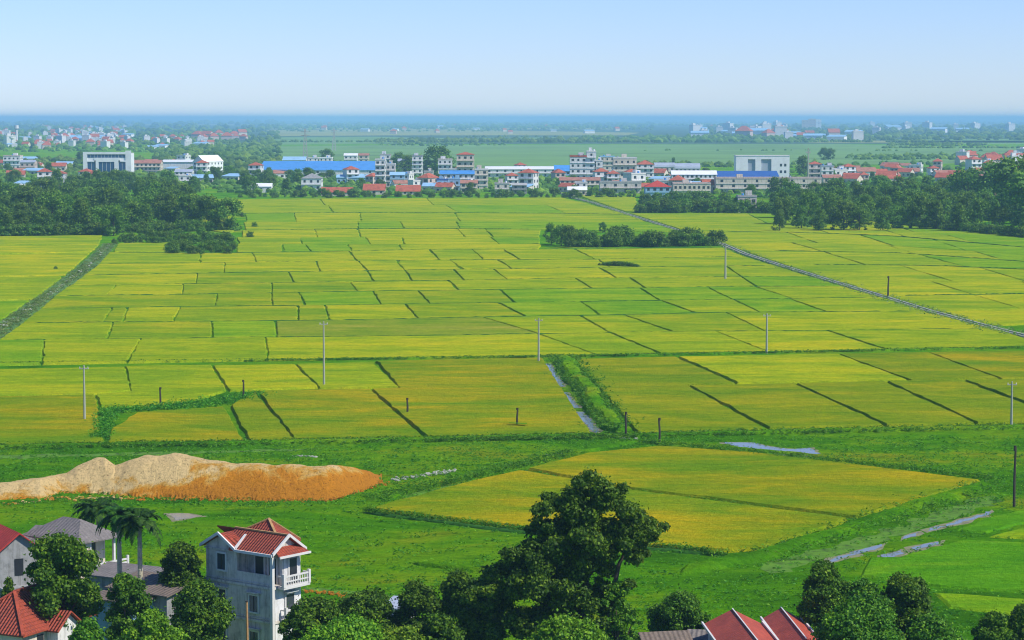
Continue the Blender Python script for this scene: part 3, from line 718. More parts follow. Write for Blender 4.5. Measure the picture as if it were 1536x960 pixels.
tufts('grass_tufts', [((843, 541), (880, 590), 3.4), ((880, 590), (925, 652), 3.0)], 1500, .42, 'leaf_grass', 'lush grass on the raised bank right of the ditch', .8, .8, .9)
tufts('grass_tufts', [((-30, 547), (850, 535.5), 1.1), ((850, 535.5), (1580, 521.5), 1.1)], 2600, .4, 'leaf_grass', 'grass on the long bund crossing the fields', .6, .4, .15)
tufts('grass_tufts', [((-30, 673), (640, 661), 2.2), ((640, 661), (950, 655), 2.2), ((950, 655), (1560, 641), 2.2)], 3800, .42, 'leaf_grass', 'rank grass along the front edge of the rice fields', .9, .5, .2)
tufts('grass_tufts', [((560, 752), (860, 680), 1.6), ((960, 664), (1490, 719), 1.6), ((1490, 728), (1140, 838), 3.0), ((545, 769), (1090, 835), .5)], 2300, .36, 'leaf_grass', 'grass on the bunds round the big golden field', .8, .9, .2)
tufts('grass_tufts', [((150, 660), (160, 620), 1.5), ((160, 618), (380, 600), 3.5), ((250, 615), (400, 592), 3.5)], 1500, .45, 'leaf_grass', 'lush grass strip between the left golden fields', .9, 1.0)
# loose clumps over the meadow in front
P_ = []
for _ in range(9000):
    x = random.uniform(-10, 1546); y = random.choice((random.uniform(655, 960), random.uniform(655, 760))); P_.append(G(x, y))
def in_poly(p, pix):
    c = False; n = len(pix)
    for i in range(n):
        (x1, y1), (x2, y2) = pix[i], pix[i - 1]
        if (y1 > p[1]) != (y2 > p[1]) and p[0] < (x2 - x1) * (p[1] - y1) / (y2 - y1) + x1: c = not c
    return c
gp = [[G(x, y).to_2d()[:] for x, y in pix] for pix, m in custom if min(q[1] for q in pix) > 640] + [[G(x, y).to_2d()[:] for x, y in p] for p in WATER]
P_ = [p for p in P_ if not any(in_poly((p.x, p.y), q) for q in gp)]
A = np.repeat(np.array(P_), 7, 0); A[:, :2] += RNG.normal(0, .35, (len(A), 2)); A[:, 2] = .03 + np.abs(RNG.normal(0, .12, len(A)))
N = RNG.normal(size=A.shape) * .6; N[:, 2] = np.abs(N[:, 2]) + .9
o = bpy.data.objects.new('grass_tufts', leaves_mesh('grass_tufts', A, N, .36, 'leaf_grass', .5)); C.objects.link(o); tag(o, 'clumpy green grass over the meadow in front of the rice fields', 'grass', None, 'stuff')

def stones(name, segs, n, size, label, mat='stone'):
    ico = bmesh.new(); bmesh.ops.create_icosphere(ico, subdivisions=1, radius=1); bv = np.array([v.co for v in ico.verts]); bf = [[v.index for v in f.verts] for f in ico.faces]; ico.free()
    V = []; Fc = []; k = 0
    for i in range(n):
        (a, b, wd) = random.choice(segs); p = G(*a).lerp(G(*b), random.random()); d = (G(*b) - G(*a)).normalized(); p = p + Vector((d.y, -d.x, 0)) * random.gauss(0, wd / 2)
        s = size * random.uniform(.4, 1.4); q = bv * np.array([s, s * random.uniform(.6, 1.2), s * .6]) * (1 + RNG.uniform(-.25, .25, (len(bv), 1))) + np.array([p.x, p.y, s * .3])
        V.append(q); Fc += [[c + k for c in f] for f in bf]; k += len(bv)
    me = bpy.data.meshes.new(name); me.from_pydata(np.concatenate(V).tolist(), [], Fc); me.materials.append(MATS[mat]); me.update()
    o = bpy.data.objects.new(name, me); C.objects.link(o); tag(o, label, 'rubble', None, 'stuff')
stones('rubble', [((592, 721), (684, 706), 1.0)], 100, .24, 'pale rubble strewn on the grass right of the earth mound', 'pale_concrete')
stones('rubble', [((912, 656), (955, 659), .7), ((820, 683), (842, 682), .5), ((440, 684), (475, 686), .6)], 60, .17, 'pale pebbles on the grass by the lower end of the ditch', 'pale_concrete')
stones('rubble', [(a, b, 1.4) for a, b in cl], 100, .34, 'pale stones lining the weedy canal on the left', 'pale_concrete')
stones('rubble', [((455, 887), (520, 893), .8), ((0, 757), (60, 752), .7)], 60, .2, 'brownish stones on the grass right of the three-storey house', 'dirt')

# ------------------------------------------------------------------ earth mound
def mound():
    crest = [(-30, 729), (0, 726), (60, 718), (100, 711), (125, 694), (145, 688), (158, 688), (173, 699), (190, 692), (220, 684), (262, 681), (300, 686), (330, 694), (420, 697), (480, 699), (528, 700), (550, 708), (566, 717), (573, 722)]
    front = [(-30, 752), (0, 750), (60, 748), (90, 740), (150, 741), (200, 745), (310, 748), (420, 752), (490, 751), (540, 738), (566, 727), (573, 723)]
    nx, ny = 240, 40; V = []; 
    for i in range(nx + 1):
        px = -30 + 603 * i / nx; yf = interp(front, px); yc = interp(crest, px) + 1.2 * math.sin(px * .11) * (1 if px > 120 else .2)
        gf = G(px, yf); tot = yf - yc                      # px between foot and crest
        depth = 2.0 + tot * .075                            # crest lies this far behind the foot
        Dc = gf.y + depth; top = W(px, yc, Dc); hc = max(.05, top.z)
        for j in range(ny + 1):
            t = j / ny; back = depth + 3.2
            yy = gf.y + (depth + back) * t; u = (yy - gf.y) / depth
            if u <= 1: z = hc * (1 - (1 - u) ** 1.7)
            else: z = hc * max(0, 1 - ((u - 1) * depth / back) ** 1.6)
            s = min(1, max(0, z)); gul = .9 * (mnoise.fractal(Vector((px * .055, u * 1.2, 0)), 1.0, 2.0, 4)) * (1 - abs(2 * min(u, 1) - 1)) if u < 1 else 0
            X = gf.x * yy / gf.y
            z += s * (.13 * mnoise.fractal(Vector((X * .5, yy * .5, 0)), 1.0, 2.0, 5) + gul * .5)
            if j in (0, ny): z = -.05
            V.append((X, yy + (gul * .6 if 0 < j < ny else random.uniform(-.3, .3)), z))
    f = [(i * (ny + 1) + j, (i + 1) * (ny + 1) + j, (i + 1) * (ny + 1) + j + 1, i * (ny + 1) + j + 1) for i in range(nx) for j in range(ny)]
    me = bpy.data.meshes.new('earth_mound'); me.from_pydata(V, [], f); me.materials.append(MATS['dirt']); me.update()
    o = bpy.data.objects.new('earth_mound', me); C.objects.link(o)
    tag(o, 'long mound of sandy and orange earth dumped on the green meadow', 'mound')
mound()
stones('earth_clods', [((70, 748), (300, 748), 1.6), ((300, 749), (500, 751), 1.6), ((490, 751), (575, 722), 1.4)], 420, .22, 'loose clods of earth along the foot of the mound', 'dirt')

# ------------------------------------------------------------------ poles
def pole(px, yt, yb, label, kind='concrete', arm=True):
    g = G(px, yb); top = W(px, yt, g.y); h = top.z
    root = empty('utility_pole' if kind != 'wood' else 'wooden_post', g)
    tag(root, label, 'pole' if kind != 'wood' else 'post')
    k = max(1, g.y / 420)
    if kind == 'concrete':
        MB().tube([(0, 0, 0), (0, 0, h)], [.20 * k, .12 * k], 8).build('shaft', 'pale_concrete_pole', root)
        a = MB().box(-.7, .7, -.06, .06, h - .55, h - .42).build('crossarm', 'concrete', root)
        for x in (-.6, 0, .6): MB().tube([(x, 0, h - .42), (x, 0, h - .18)], [.07, .04], 6).build('insulator', 'white_trim', root)
    else:
        mb = MB(); mb.tube([(0, 0, 0), (random.uniform(-.05, .05), 0, h * .5), (random.uniform(-.1, .1), 0, h)], [.17 * k, .15 * k, .12 * k], 7); mb.build('shaft', 'wood_post', root)
        MB().tube([(0, 0, h * .93), (0, 0, h + .12)], .17 * k, 7).build('cap', 'wood_post', root)
    return root
for a in ((127, 548, 632, 'tall pale concrete pole leftmost, at the front of the golden field', 'concrete'), (486, 482, 580, 'tall pale concrete pole left of centre, between the yellow fields', 'concrete'),
          (808, 477, 545, 'tall pale concrete pole at the upper end of the water ditch', 'concrete'), (1150, 470, 530, 'pale concrete pole right of centre on the long bund', 'concrete'),
          (1517, 572, 642, 'pale concrete pole near the right edge at the field front', 'concrete'), (1088, 368, 420, 'slim far pole at the right end of the hedgerow', 'concrete'),
          (241, 582, 610, 'short dark post by the left lush grass strip', 'wood'), (365, 571, 596, 'short dark post between two dark bund lines left of centre', 'wood'),
          (611, 598, 622, 'short dark post in the golden field near its diagonal bund', 'wood'), (776, 613, 641, 'short dark post standing alone in the golden field left of the ditch', 'wood'),
          (939, 619, 656, 'dark post at the lower end of the grassy bank beside the ditch', 'wood'), (989, 628, 666, 'dark post above the left corner of the big golden field', 'wood'),
          (1332, 415, 448, 'dark post beside the concrete canal on the right', 'wood'), (1521, 670, 760, 'tall dark post at the right edge beside the bright green paddy', 'wood')):
    pole(*a)
g = G(776, 641); flat('bund', [(762, 641), (792, 641), (790, 642.5), (762, 642.5)], 'grass', .75)
# tan pole before the three-storey house
g = W(370, 903, 186); root = empty('bamboo_pole', (g.x, g.y, 0)); tag(root, 'tan pole standing in front of the three-storey house', 'pole')
MB().tube([(0, 0, 0), (.03, 0, g.z * .5), (0, 0, g.z)], [.12, .11, .09], 8).build('shaft', 'tan_post', root); MB().tube([(0, 0, g.z), (0, 0, g.z + .1)], .11, 8).build('cap', 'wood_post', root)

# ------------------------------------------------------------------ town buildings
def window_part(root, x, y, z, w_, h_, face, mat='dark_opening', frame=None, name='window'):
    d = .05
    if face == 'f': b = MB().box(x - w_ / 2, x + w_ / 2, y - d, y + .02, z, z + h_)
    else: b = MB().box(x - .02, x + d, y - w_ / 2, y + w_ / 2, z, z + h_)
    o = b.build(name, mat, root)
    if frame:
        t = .14; m = MB()
        if face == 'f':
            m.box(x - w_ / 2 - t, x - w_ / 2, y - d - .05, y, z - t, z + h_ + t); m.box(x + w_ / 2, x + w_ / 2 + t, y - d - .05, y, z - t, z + h_ + t)
            m.box(x - w_ / 2, x + w_ / 2, y - d - .05, y, z + h_, z + h_ + t); m.box(x - w_ / 2 - .0, x + w_ / 2, y - d - .12, y, z - t, z)
        else:
            m.box(x, x + d + .05, y - w_ / 2 - t, y - w_ / 2, z - t, z + h_ + t); m.box(x, x + d + .05, y + w_ / 2, y + w_ / 2 + t, z - t, z + h_ + t)
            m.box(x, x + d + .05, y - w_ / 2, y + w_ / 2, z + h_, z + h_ + t); m.box(x, x + d + .12, y - w_ / 2, y + w_ / 2, z - t, z)
        m.build('frame', frame, o)
    return o
def gable(L_, Wd, z, hr, ov=.4, axis='x', base=(0, 0)):
    bx, by = base; m = MB()
    if axis == 'x':
        m.slope([(bx - ov, by - ov, z - .12), (bx + L_ + ov, by - ov, z - .12), (bx + L_ + ov, by + Wd / 2, z + hr), (bx - ov, by + Wd / 2, z + hr)])
        m.slope([(bx + L_ + ov, by + Wd + ov, z - .12), (bx - ov, by + Wd + ov, z - .12), (bx - ov, by + Wd / 2, z + hr), (bx + L_ + ov, by + Wd / 2, z + hr)])
    else:
        m.slope([(bx - ov, by + Wd + ov, z - .12), (bx - ov, by - ov, z - .12), (bx + L_ / 2, by - ov, z + hr), (bx + L_ / 2, by + Wd + ov, z + hr)])
        m.slope([(bx + L_ + ov, by - ov, z - .12), (bx + L_ + ov, by + Wd + ov, z - .12), (bx + L_ / 2, by + Wd + ov, z + hr), (bx + L_ / 2, by - ov, z + hr)])
    return m
def hip(L_, Wd, z, hr, ov=.4, base=(0, 0)):
    bx, by = base; m = MB(); x0, x1, y0, y1 = bx - ov, bx + L_ + ov, by - ov, by + Wd + ov; k = min(L_, Wd) / 2 + ov; 
    if L_ >= Wd: r0, r1 = (x0 + k, (y0 + y1) / 2, z + hr), (x1 - k, (y0 + y1) / 2, z + hr)
    else: r0, r1 = ((x0 + x1) / 2, y0 + k, z + hr), ((x0 + x1) / 2, y1 - k, z + hr)
    a, b, c, d = (x0, y0, z - .1), (x1, y0, z - .1), (x1, y1, z - .1), (x0, y1, z - .1)
    def q(*p):
        u = []
        for s in p:
            if not u or (Vector(s) - Vector(u[-1])).length > .01: u.append(s)
        if len(u) > 2: m.slope(u)
    if L_ >= Wd: q(a, b, r1, r0); q(b, c, r1); q(c, d, r0, r1); q(d, a, r0)
    else: q(a, b, r0); q(b, c, r1, r0); q(c, d, r1); q(d, a, r0, r1)
    return m
def wall_box(L_, Wd, h, gabled=None, hr=0):
    m = MB(); m.box(0, L_, 0, Wd, 0, h)
    if gabled == 'x':
        for x in (0.0, L_): m.face([(x, 0, h), (x, Wd, h), (x, Wd / 2, h + hr * .95)] if x else [(x, Wd, h), (x, 0, h), (x, Wd / 2, h + hr * .95)])
    if gabled == 'y':
        for y in (0.0, Wd): m.face([(0, y, h), (L_, y, h), (L_ / 2, y, h + hr * .95)] if y == 0 else [(L_, y, h), (0, y, h), (L_ / 2, y, h + hr * .95)])
    return m
def building(name, label, cat, loc, L_, Wd, h, wall, roof, style, rz=0, hr=1.8, nf=None, wins=True, group=None, winmat='dark_opening', fw=1.3, bay=3.2, parapet=.6):
    """origin: middle of the foot of the front wall"""
    root = empty(name, loc, rz); tag(root, label, cat, group)
    sh = Matrix.Translation((-L_ / 2, 0, 0))
    def add(mb, nm, mat, uv=False, par=None):
        o = mb.build(nm, mat, par or root, uv)
        if not par: o.data.transform(sh)
        return o
    nf = nf or max(1, round(h / 3.3))
    g_ = {'gx': 'x', 'gy': 'y'}.get(style)
    add(wall_box(L_, Wd, h, g_, hr), 'wall', wall)
    if style == 'gx': add(gable(L_, Wd, h, hr), 'roof', roof, True)
    elif style == 'gy': add(gable(L_, Wd, h, hr, axis='y'), 'roof', roof, True)
    elif style == 'hip': add(hip(L_, Wd, h, hr), 'roof', roof, True)
    elif style == 'flat':
        m = MB(); m.box(-.2, L_ + .2, -.2, Wd + .2, h, h + .2)
        m.box(-.1, L_ + .1, -.1, .1, h + .2, h + .2 + parapet); m.box(-.1, L_ + .1, Wd - .1, Wd + .1, h + .2, h + .2 + parapet)
        if Wd > 5 and L_ > 5:
            u = random.uniform(.15, .6) * L_; add(MB().box(u, u + min(3.5, L_ * .35), Wd * .45, Wd * .8, h + .2, h + random.uniform(2.2, 3)), 'stair_house', wall)
            u = random.uniform(.1, .8) * L_; add(MB().tube([(u, Wd * .3, h + .2), (u, Wd * .3, h + 1.7)], .6, 10), 'water_tank', random.choice(('grey_metal', 'blue_metal', 'white_metal')))
        m.box(-.1, .1, .1, Wd - .1, h + .2, h + .2 + parapet); m.box(L_ - .1, L_ + .1, .1, Wd - .1, h + .2, h + .2 + parapet); add(m, 'roof', roof)
    elif style == 'mono':
        add(MB().slope([(-.4, -.6, h - .1), (L_ + .4, -.6, h - .1), (L_ + .4, Wd + .4, h + hr), (-.4, Wd + .4, h + hr)]), 'roof', roof, True)
    elif style == 'barrel':
        m = MB(); n = 8
        for i in range(n):
            a0, a1 = PI * i / n, PI * (i + 1) / n
            m.slope([(-.3, Wd / 2 - math.cos(a0) * (Wd / 2 + .3), h + math.sin(a0) * hr), (L_ + .3, Wd / 2 - math.cos(a0) * (Wd / 2 + .3), h + math.sin(a0) * hr),
                     (L_ + .3, Wd / 2 - math.cos(a1) * (Wd / 2 + .3), h + math.sin(a1) * hr), (-.3, Wd / 2 - math.cos(a1) * (Wd / 2 + .3), h + math.sin(a1) * hr)], .1)
        add(m, 'roof', roof, True)
    if wins and nf > 1:
        mm = MB()
        for k in range(1, nf): mm.box(-.05, L_ + .05, -random.choice((.35, .9, 1.1)), -.003, h * k / nf - .12, h * k / nf + .06)
        add(mm, 'floor_ledge', random.choice(('white_trim', wall)))
    if wins:
        fh = h / nf; nb = max(1, int(L_ / bay)); 
        for k in range(nf):
            for i in range(nb):
                o = window_part(root, 0, 0, 0, fw * random.choice((1, 1, 1.3)), min(1.5, fh * .5), 'f', winmat)
                o.data.transform(Matrix.Translation((-L_ / 2 + L_ * (i + .5) / nb, 0, k * fh + fh * .3)))
            nb2 = max(1, int(Wd / (bay * 1.2)))
            for i in range(nb2):
                o = window_part(root, 0, 0, 0, fw, min(1.5, fh * .5), 's', winmat)
                o.data.transform(Matrix.Translation((L_ / 2, Wd * (i + .5) / nb2, k * fh + fh * .3)))
    return root
def bpx(x0, x1, yt, yb, **kw):
    """size and place of a building from its extent in the photo, foot at yb"""
    g = G((x0 + x1) / 2, yb); L_ = (x1 - x0) * g.y / F; h = W((x0 + x1) / 2, yt, g.y).z
    return g, L_, h
def B(x0, x1, yt, yb, label, wall='white_plaster', roof='white_trim', style='flat', name='building', cat='building', hr=1.8, Wd=None, rz=0, **kw):
    g, L_, h = bpx(x0, x1, yt, yb)
    if style in ('gx', 'gy', 'hip', 'mono', 'barrel'): h = max(1.5, h - hr)
    elif style == 'flat': h -= kw.get('parapet', .6) + .2
    return building(name, label, cat, g, L_, Wd or max(6, min(L_, 14)), max(h, 2), wall, roof, style, rz, hr, **kw)
# the white and blue office block above the left wood
g, L_, h = bpx(125, 197, 228, 272)
ob = empty('office_block', g); tag(ob, 'white office block with blue glass front above the left wood', 'office building')
Wd = 14; x0 = -L_ / 2
m = MB(); m.box(x0, x0 + L_, .6, Wd, 0, h - 1)
m.box(x0, x0 + 3, 0, .6, 0, h); m.box(x0 + L_ - 4, x0 + L_, 0, .6, 0, h + 1); m.box(x0 + 9, x0 + 11, 0, .6, 0, h - 7); m.box(x0 + L_ - 12, x0 + L_ - 9, 0, .6, 0, h - 7)
m.box(x0 + 3, x0 + L_ - 4, 0, .6, h - 1.6, h); m.box(x0 + 8, x0 + L_ - 8, 0, .6, h - 7, h - 4.2); m.box(x0 + 3, x0 + 9, 0, .6, h - 7, h - 6); m.box(x0 + L_ - 9, x0 + L_ - 4, 0, .6, h - 7, h - 6)
m.build('wall', 'white_metal', ob)
MB().box(x0 + .1, x0 + L_ - .1, .7, Wd - .1, h - 1, h - .6).build('roof', 'concrete', ob)
for (a, b, z0, z1) in ((11, L_ - 12, 0, h - 7.0), (3, 9, 0, h - 7), (L_ - 9, L_ - 4, 0, h - 7), (3, L_ - 4, h - 4.1, h - 1.7)):
    w1 = MB().box(x0 + a + .05, x0 + b - .05, .52, .597, z0 + .05, z1 - .1).build('window', 'blue_glass', ob)
    fr = MB()
    n = max(1, int((b - a) / 2.4))
    for i in range(1, n): xx = x0 + a + (b - a) * i / n; fr.box(xx - .1, xx + .1, .44, .515, z0 + .1, z1 - .15)
    if n > 1: fr.build('frame', 'white_trim', w1)
B(197, 241, 240, 262, 'long salmon building with red roof right of the office block', 'cream_plaster', 'far_rust', 'gx', hr=2.5, Wd=14)
B(241, 292, 240, 258, 'long white roofed hall above the left wood', 'white_plaster', 'white_metal', 'mono', hr=1.5, Wd=20, wins=False)
B(288, 308, 233, 262, 'white gabled hall at the right end of the long white hall', 'white_metal', 'white_metal', 'gy', hr=5, Wd=26, rz=-.5)
B(262, 288, 254, 268, 'small white house below the long white hall', 'white_plaster', 'grey_metal', 'gx')
B(0, 12, 276, 294, 'house with dusky red roof at the left photo edge', 'cream_plaster', 'far_red', 'gx', hr=3, Wd=12)
B(9, 62, 276, 296, 'long white school-like building above the left wood', 'white_plaster', 'white_metal', 'gx', hr=1.5, bay=2.6)
B(58, 84, 269, 286, 'red roofed house right of the long white school-like building', 'cream_plaster', 'far_red', 'hip', hr=4)
B(5, 30, 233, 254, 'white two-storey house at the left edge of the town', 'white_plaster', 'pink_plaster', 'flat')
B(30, 52, 240, 258, 'pale low house beside the white two-storey house at the left', 'pink_plaster', 'grey_metal', 'gx')
# the blue factory
B(388, 565, 243, 268, 'very long factory hall with bright blue roof', 'white_plaster', 'blue_metal', 'mono', 'factory_hall', 'factory', hr=6.0, Wd=42, bay=9)
B(424, 458, 235, 252, 'pale blue roofed shed behind the long factory', 'white_plaster', 'pale_blue_metal', 'gx', hr=3, Wd=20)
B(462, 477, 236, 252, 'small white block, left one behind the long factory', 'white_plaster')
B(479, 498, 236, 252, 'small white block, right one behind the long factory', 'white_plaster', 'white_metal')
B(516, 536, 230, 252, 'white house behind the right part of the factory roof', 'white_plaster', 'white_metal', 'gx')
B(538, 553, 230, 250, 'low cream house beside the white house behind the factory', 'cream_plaster', 'far_rust', 'gx')
B(452, 482, 260, 286, 'white house with dark roof below the long factory', 'white_plaster', 'dark_plaster', 'hip', hr=3)
B(505, 556, 262, 276, 'pale blue roofed shed below the right part of the factory', 'blue_plaster', 'pale_blue_metal', 'gx', Wd=10)
B(377, 407, 275, 289, 'low white shed among the trees left of the factory', 'white_plaster', 'white_metal', 'gx', Wd=9)
# centre
B(563, 578, 238, 280, 'slim tall white town house right of the factory', 'white_plaster', 'white_trim', bay=2.6)
B(579, 593, 245, 281, 'grey-white town house beside the slim tall one', 'grey_plaster', 'white_trim', bay=2.6)
B(570, 586, 231, 262, 'farther white town house behind the slim tall one', 'white_plaster', 'concrete')
B(585, 607, 258, 282, 'pale turquoise roofed house in the centre of town', 'blue_plaster', 'pale_blue_metal', 'gx')
B(597, 617, 238, 264, 'grey roofed house at the foot of the broad dark tree', 'cream_plaster', 'grey_metal', 'gx')
B(618, 634, 233, 266, 'cream house with dark roof between the two dark trees', 'white_plaster', 'dark_plaster')
B(636, 650, 256, 282, 'narrow grey house with round-topped front in the town centre', 'cream_plaster', 'concrete')
B(657, 678, 238, 268, 'white house with stepped roof left of the tall tower house', 'white_plaster', 'grey_plaster')
B(685, 711, 228, 278, 'tall cream tower house with red roof in the town centre', 'cream_plaster', 'far_red', 'hip', 'tower_house', 'tower house', hr=1.6, nf=5, Wd=11)
B(660, 712, 256, 284, 'house with blue awning roof before the tower house', 'white_plaster', 'blue_metal', 'mono', hr=2.0, Wd=9)
B(655, 672, 268, 289, 'navy fronted shop house before the tower house', 'blue_plaster', 'navy_metal')
B(673, 690, 267, 289, 'light blue fronted shop house before the tower house', 'blue_plaster', 'pale_blue_metal')
B(691, 716, 270, 290, 'cream shop house with brown roof before the tower house', 'cream_plaster', 'far_rust', 'gx', Wd=9)
B(712, 732, 253, 286, 'cream stepped house right of the tower house', 'cream_plaster', 'white_trim')
B(728, 836, 250, 266, 'very long low white roof right of the tower house', 'white_plaster', 'white_metal', 'mono', hr=1.8, Wd=14, bay=6)
B(742, 764, 274, 291, 'grey house with open porch at the far field edge', 'grey_plaster', 'concrete')
B(768, 790, 275, 291, 'low grey shed beside the porch house at the field edge', 'dark_plaster', 'concrete', 'mono', hr=1)
B(545, 577, 276, 292, 'red roofed house row at the far field edge, middle one', 'cream_plaster', 'far_red', 'gx', hr=3.6, Wd=12)
B(594, 630, 279, 292, 'red roofed house row at the far field edge, right one', 'cream_plaster', 'far_red', 'gx', hr=3.6, Wd=12)
B(482, 528, 281, 294, 'red roofed house row at the far field edge, long left one', 'cream_plaster', 'far_red', 'gx', hr=2.8, Wd=11)
# right of centre
B(855, 880, 233, 278, 'white apartment block with red roof edge, left wing', 'white_plaster', 'far_red', nf=5, Wd=12, parapet=1)
B(880, 894, 226, 278, 'tallest white stair tower of the apartment block', 'white_plaster', 'white_trim', nf=6, Wd=10)
B(892, 904, 240, 278, 'lower white wing right of the stair tower', 'white_plaster', 'white_trim', nf=4, Wd=12)
B(832, 864, 248, 270, 'blue roofed house left of the white apartment block', 'blue_plaster', 'blue_metal', 'mono', hr=4, Wd=10)
B(900, 922, 234, 262, 'pale blue topped house behind the apartment block', 'cream_plaster', 'pale_blue_metal')
B(920, 955, 236, 276, 'big beige block right of the white apartment block', 'cream_plaster', 'white_trim', nf=4)
B(955, 981, 240, 272, 'white house with rusty red roof right of the beige block', 'white_plaster', 'far_red', 'hip', hr=3)
B(881, 912, 257, 276, 'low house with pinkish red roof before the apartment block', 'pink_plaster', 'far_red', 'gx')
B(982, 1012, 244, 264, 'grey-blue barrel-roofed hall, left one', 'grey_plaster', 'grey_metal', 'barrel', hr=3.4, Wd=14)
B(1012, 1050, 245, 264, 'grey-blue barrel-roofed hall, right one', 'grey_plaster', 'grey_metal', 'barrel', hr=4.0, Wd=16)
B(1008, 1075, 256, 282, 'long white two-storey building under the barrel roofs', 'white_plaster', 'white_metal', 'gx', bay=2.8, hr=2.4)
B(1010, 1066, 274, 296, 'long beige low building at the field edge', 'cream_plaster', 'pink_plaster', 'flat', bay=2.6)
B(968, 1006, 271, 297, 'small lilac house with bright red roof near the field edge', 'blue_plaster', 'bright_red_sheet', 'hip', hr=3.4, name='house', cat='house')
B(840, 900, 266, 284, 'low beige row house near the canal head', 'cream_plaster', 'far_rust', 'gx', bay=3)
B(900, 962, 272, 290, 'long grey walled compound house at the far field edge', 'grey_plaster', 'concrete', bay=5)
B(852, 880, 280, 294, 'small house with pale roof at the canal head', 'cream_plaster', 'white_metal', 'gx', Wd=8)
# the big white block
g, L_, h = bpx(1104, 1184, 234, 276); wb = empty('concrete_block', g); tag(wb, 'big white windowless-looking block with dark vertical recess on its front', 'building')
x0 = -L_ / 2; m = MB(); m.box(x0, x0 + L_, 1.2, 16, 0, h)
m.box(x0, x0 + L_ * .22, 0, 1.2, 0, h); m.box(x0 + L_ * .66, x0 + L_, 0, 1.2, 0, h); m.box(x0 + L_ * .22, x0 + L_ * .66, 0, 1.2, h - 2.2, h); m.box(x0 + L_ * .36, x0 + L_ * .47, 0, 1.2, 0, h - 2.2); m.build('wall', 'white_metal', wb)
MB().box(x0 - .2, x0 + L_ + .2, -.2, 16.2, h, h + .4).build('roof', 'white_trim', wb)
for a, b in ((.22, .36), (.47, .66)): MB().box(x0 + L_ * a + .05, x0 + L_ * b - .05, 1.1, 1.18, 1, h - 2.3).build('window', 'grey_metal', wb)
for i in range(2):
    for k in range(3): window_part(wb, x0 + L_ * (.84 + .08 * i), 0, 3 + k * 4.5, 1.5, 1.8, 'f')
B(1066, 1168, 257, 280, 'long hall with navy blue roof below the big white block', 'white_plaster', 'navy_metal', 'mono', hr=3.5, Wd=16, bay=8)
B(1074, 1232, 266, 290, 'long pinkish flat-roofed building below the navy roof', 'cream_plaster', 'pink_plaster', 'flat', bay=7)
B(1232, 1250, 248, 276, 'white walled house right of the pale mast', 'white_plaster', 'grey_metal')
B(1213, 1233, 242, 275, 'dusky house with red roof behind the pale mast', 'grey_plaster', 'far_red', 'hip')
B(1107, 1135, 293, 319, 'weathered grey-white house at the corner of the right wood', 'grey_plaster', 'concrete', 'flat', name='house', cat='house', nf=2, Wd=9, bay=2.5)
B(1235, 1262, 262, 284, 'beige gabled house at the left end of the right wood', 'cream_plaster', 'far_rust', 'gx')
# generic houses: prototypes copied through the town
protos = []
for i, (L0, W0, h0, wl, rf, st, hr) in enumerate(((11, 8, 4, 'cream_plaster', 'far_red', 'gx', 2.6), (9, 9, 6.5, 'white_plaster', 'white_trim', 'flat', 0), (7, 10, 7, 'pink_plaster', 'far_red', 'hip', 2.4), (12, 8, 4, 'white_plaster', 'far_rust', 'gx', 2.4), (8, 8, 9, 'white_plaster', 'far_red', 'hip', 2), (13, 9, 4, 'grey_plaster', 'pale_blue_metal', 'mono', 1.6))):
    protos.append(building('house', '', 'house', (0, 0, 0), L0, W0, h0, wl, rf, st, 0, hr, fw=1.5))
desc = ['low cream house with red gable roof', 'white flat-roofed house', 'pink house with red hipped roof', 'low white house with rusty gable roof', 'three-storey white house with red hipped roof', 'grey shed with pale blue roof']
used = set()
def town_house(k, px, py, sc, where, rz=None):
    o = protos[k]
    if k in used: o = copy_tree(protos[k])
    used.add(k); o.location = G(px, py); o.scale = (sc, sc, sc); o.rotation_euler = (0, 0, random.uniform(-.7, .5) if rz is None else rz)
    tag(o, desc[k] + ' ' + where, 'house', 'houses ' + where + ', kind %s' % 'abcdef'[k])
def scatter_houses(n, xr, yr, where, sc=(.8, 1.25), kinds=range(6)):
    for _ in range(n): town_house(random.choice(list(kinds)), random.uniform(*xr), random.uniform(*yr), random.uniform(*sc), where)
scatter_houses(26, (-5, 330), (240, 286), 'among the trees above the left wood')
scatter_houses(10, (320, 560), (258, 286), 'around the blue-roofed factory')
scatter_houses(20, (565, 850), (262, 290), 'in the middle of the town')
scatter_houses(26, (850, 1110), (262, 292), 'right of the town centre')
scatter_houses(40, (1235, 1545), (250, 280), 'above the right wood belt', kinds=(0, 2, 3, 4, 0, 3, 1))
scatter_houses(10, (1200, 1540), (290, 318), 'half hidden in the right wood belt', (.6, .9))
# far hazy town: walls and roof only
fp = []
for (L0, W0, h0, wl, rf, st, hr) in ((12, 9, 6, 'cream_plaster', 'far_red', 'gx', 4), (10, 9, 9, 'white_plaster', 'white_trim', 'flat', 0), (12, 9, 6, 'pink_plaster', 'far_red', 'hip', 4), (20, 10, 5, 'white_metal', 'pale_blue_metal', 'mono', 2)):
    fp.append(building('far_house', '', 'house', (0, 0, 0), L0, W0, h0, wl, rf, st, 0, hr, wins=False))
fd = ['distant house with red gable roof', 'distant white block house', 'distant pink house with red roof', 'distant long shed with pale roof']; fu = set()
def far_houses(n, xr, yr, where, sc=(1, 1.8), kinds=(0, 0, 1, 2, 2)):
    for _ in range(n):
        k = random.choice(kinds); o = fp[k] if k not in fu else copy_tree(fp[k]); fu.add(k)
        s = random.uniform(*sc); o.location = G(random.uniform(*xr), random.uniform(*yr)); o.scale = (s, s, s); o.rotation_euler = (0, 0, random.uniform(-.6, .6))
        tag(o, fd[k] + ' ' + where, 'house', 'far houses ' + where + ', kind %s' % 'abcd'[k])
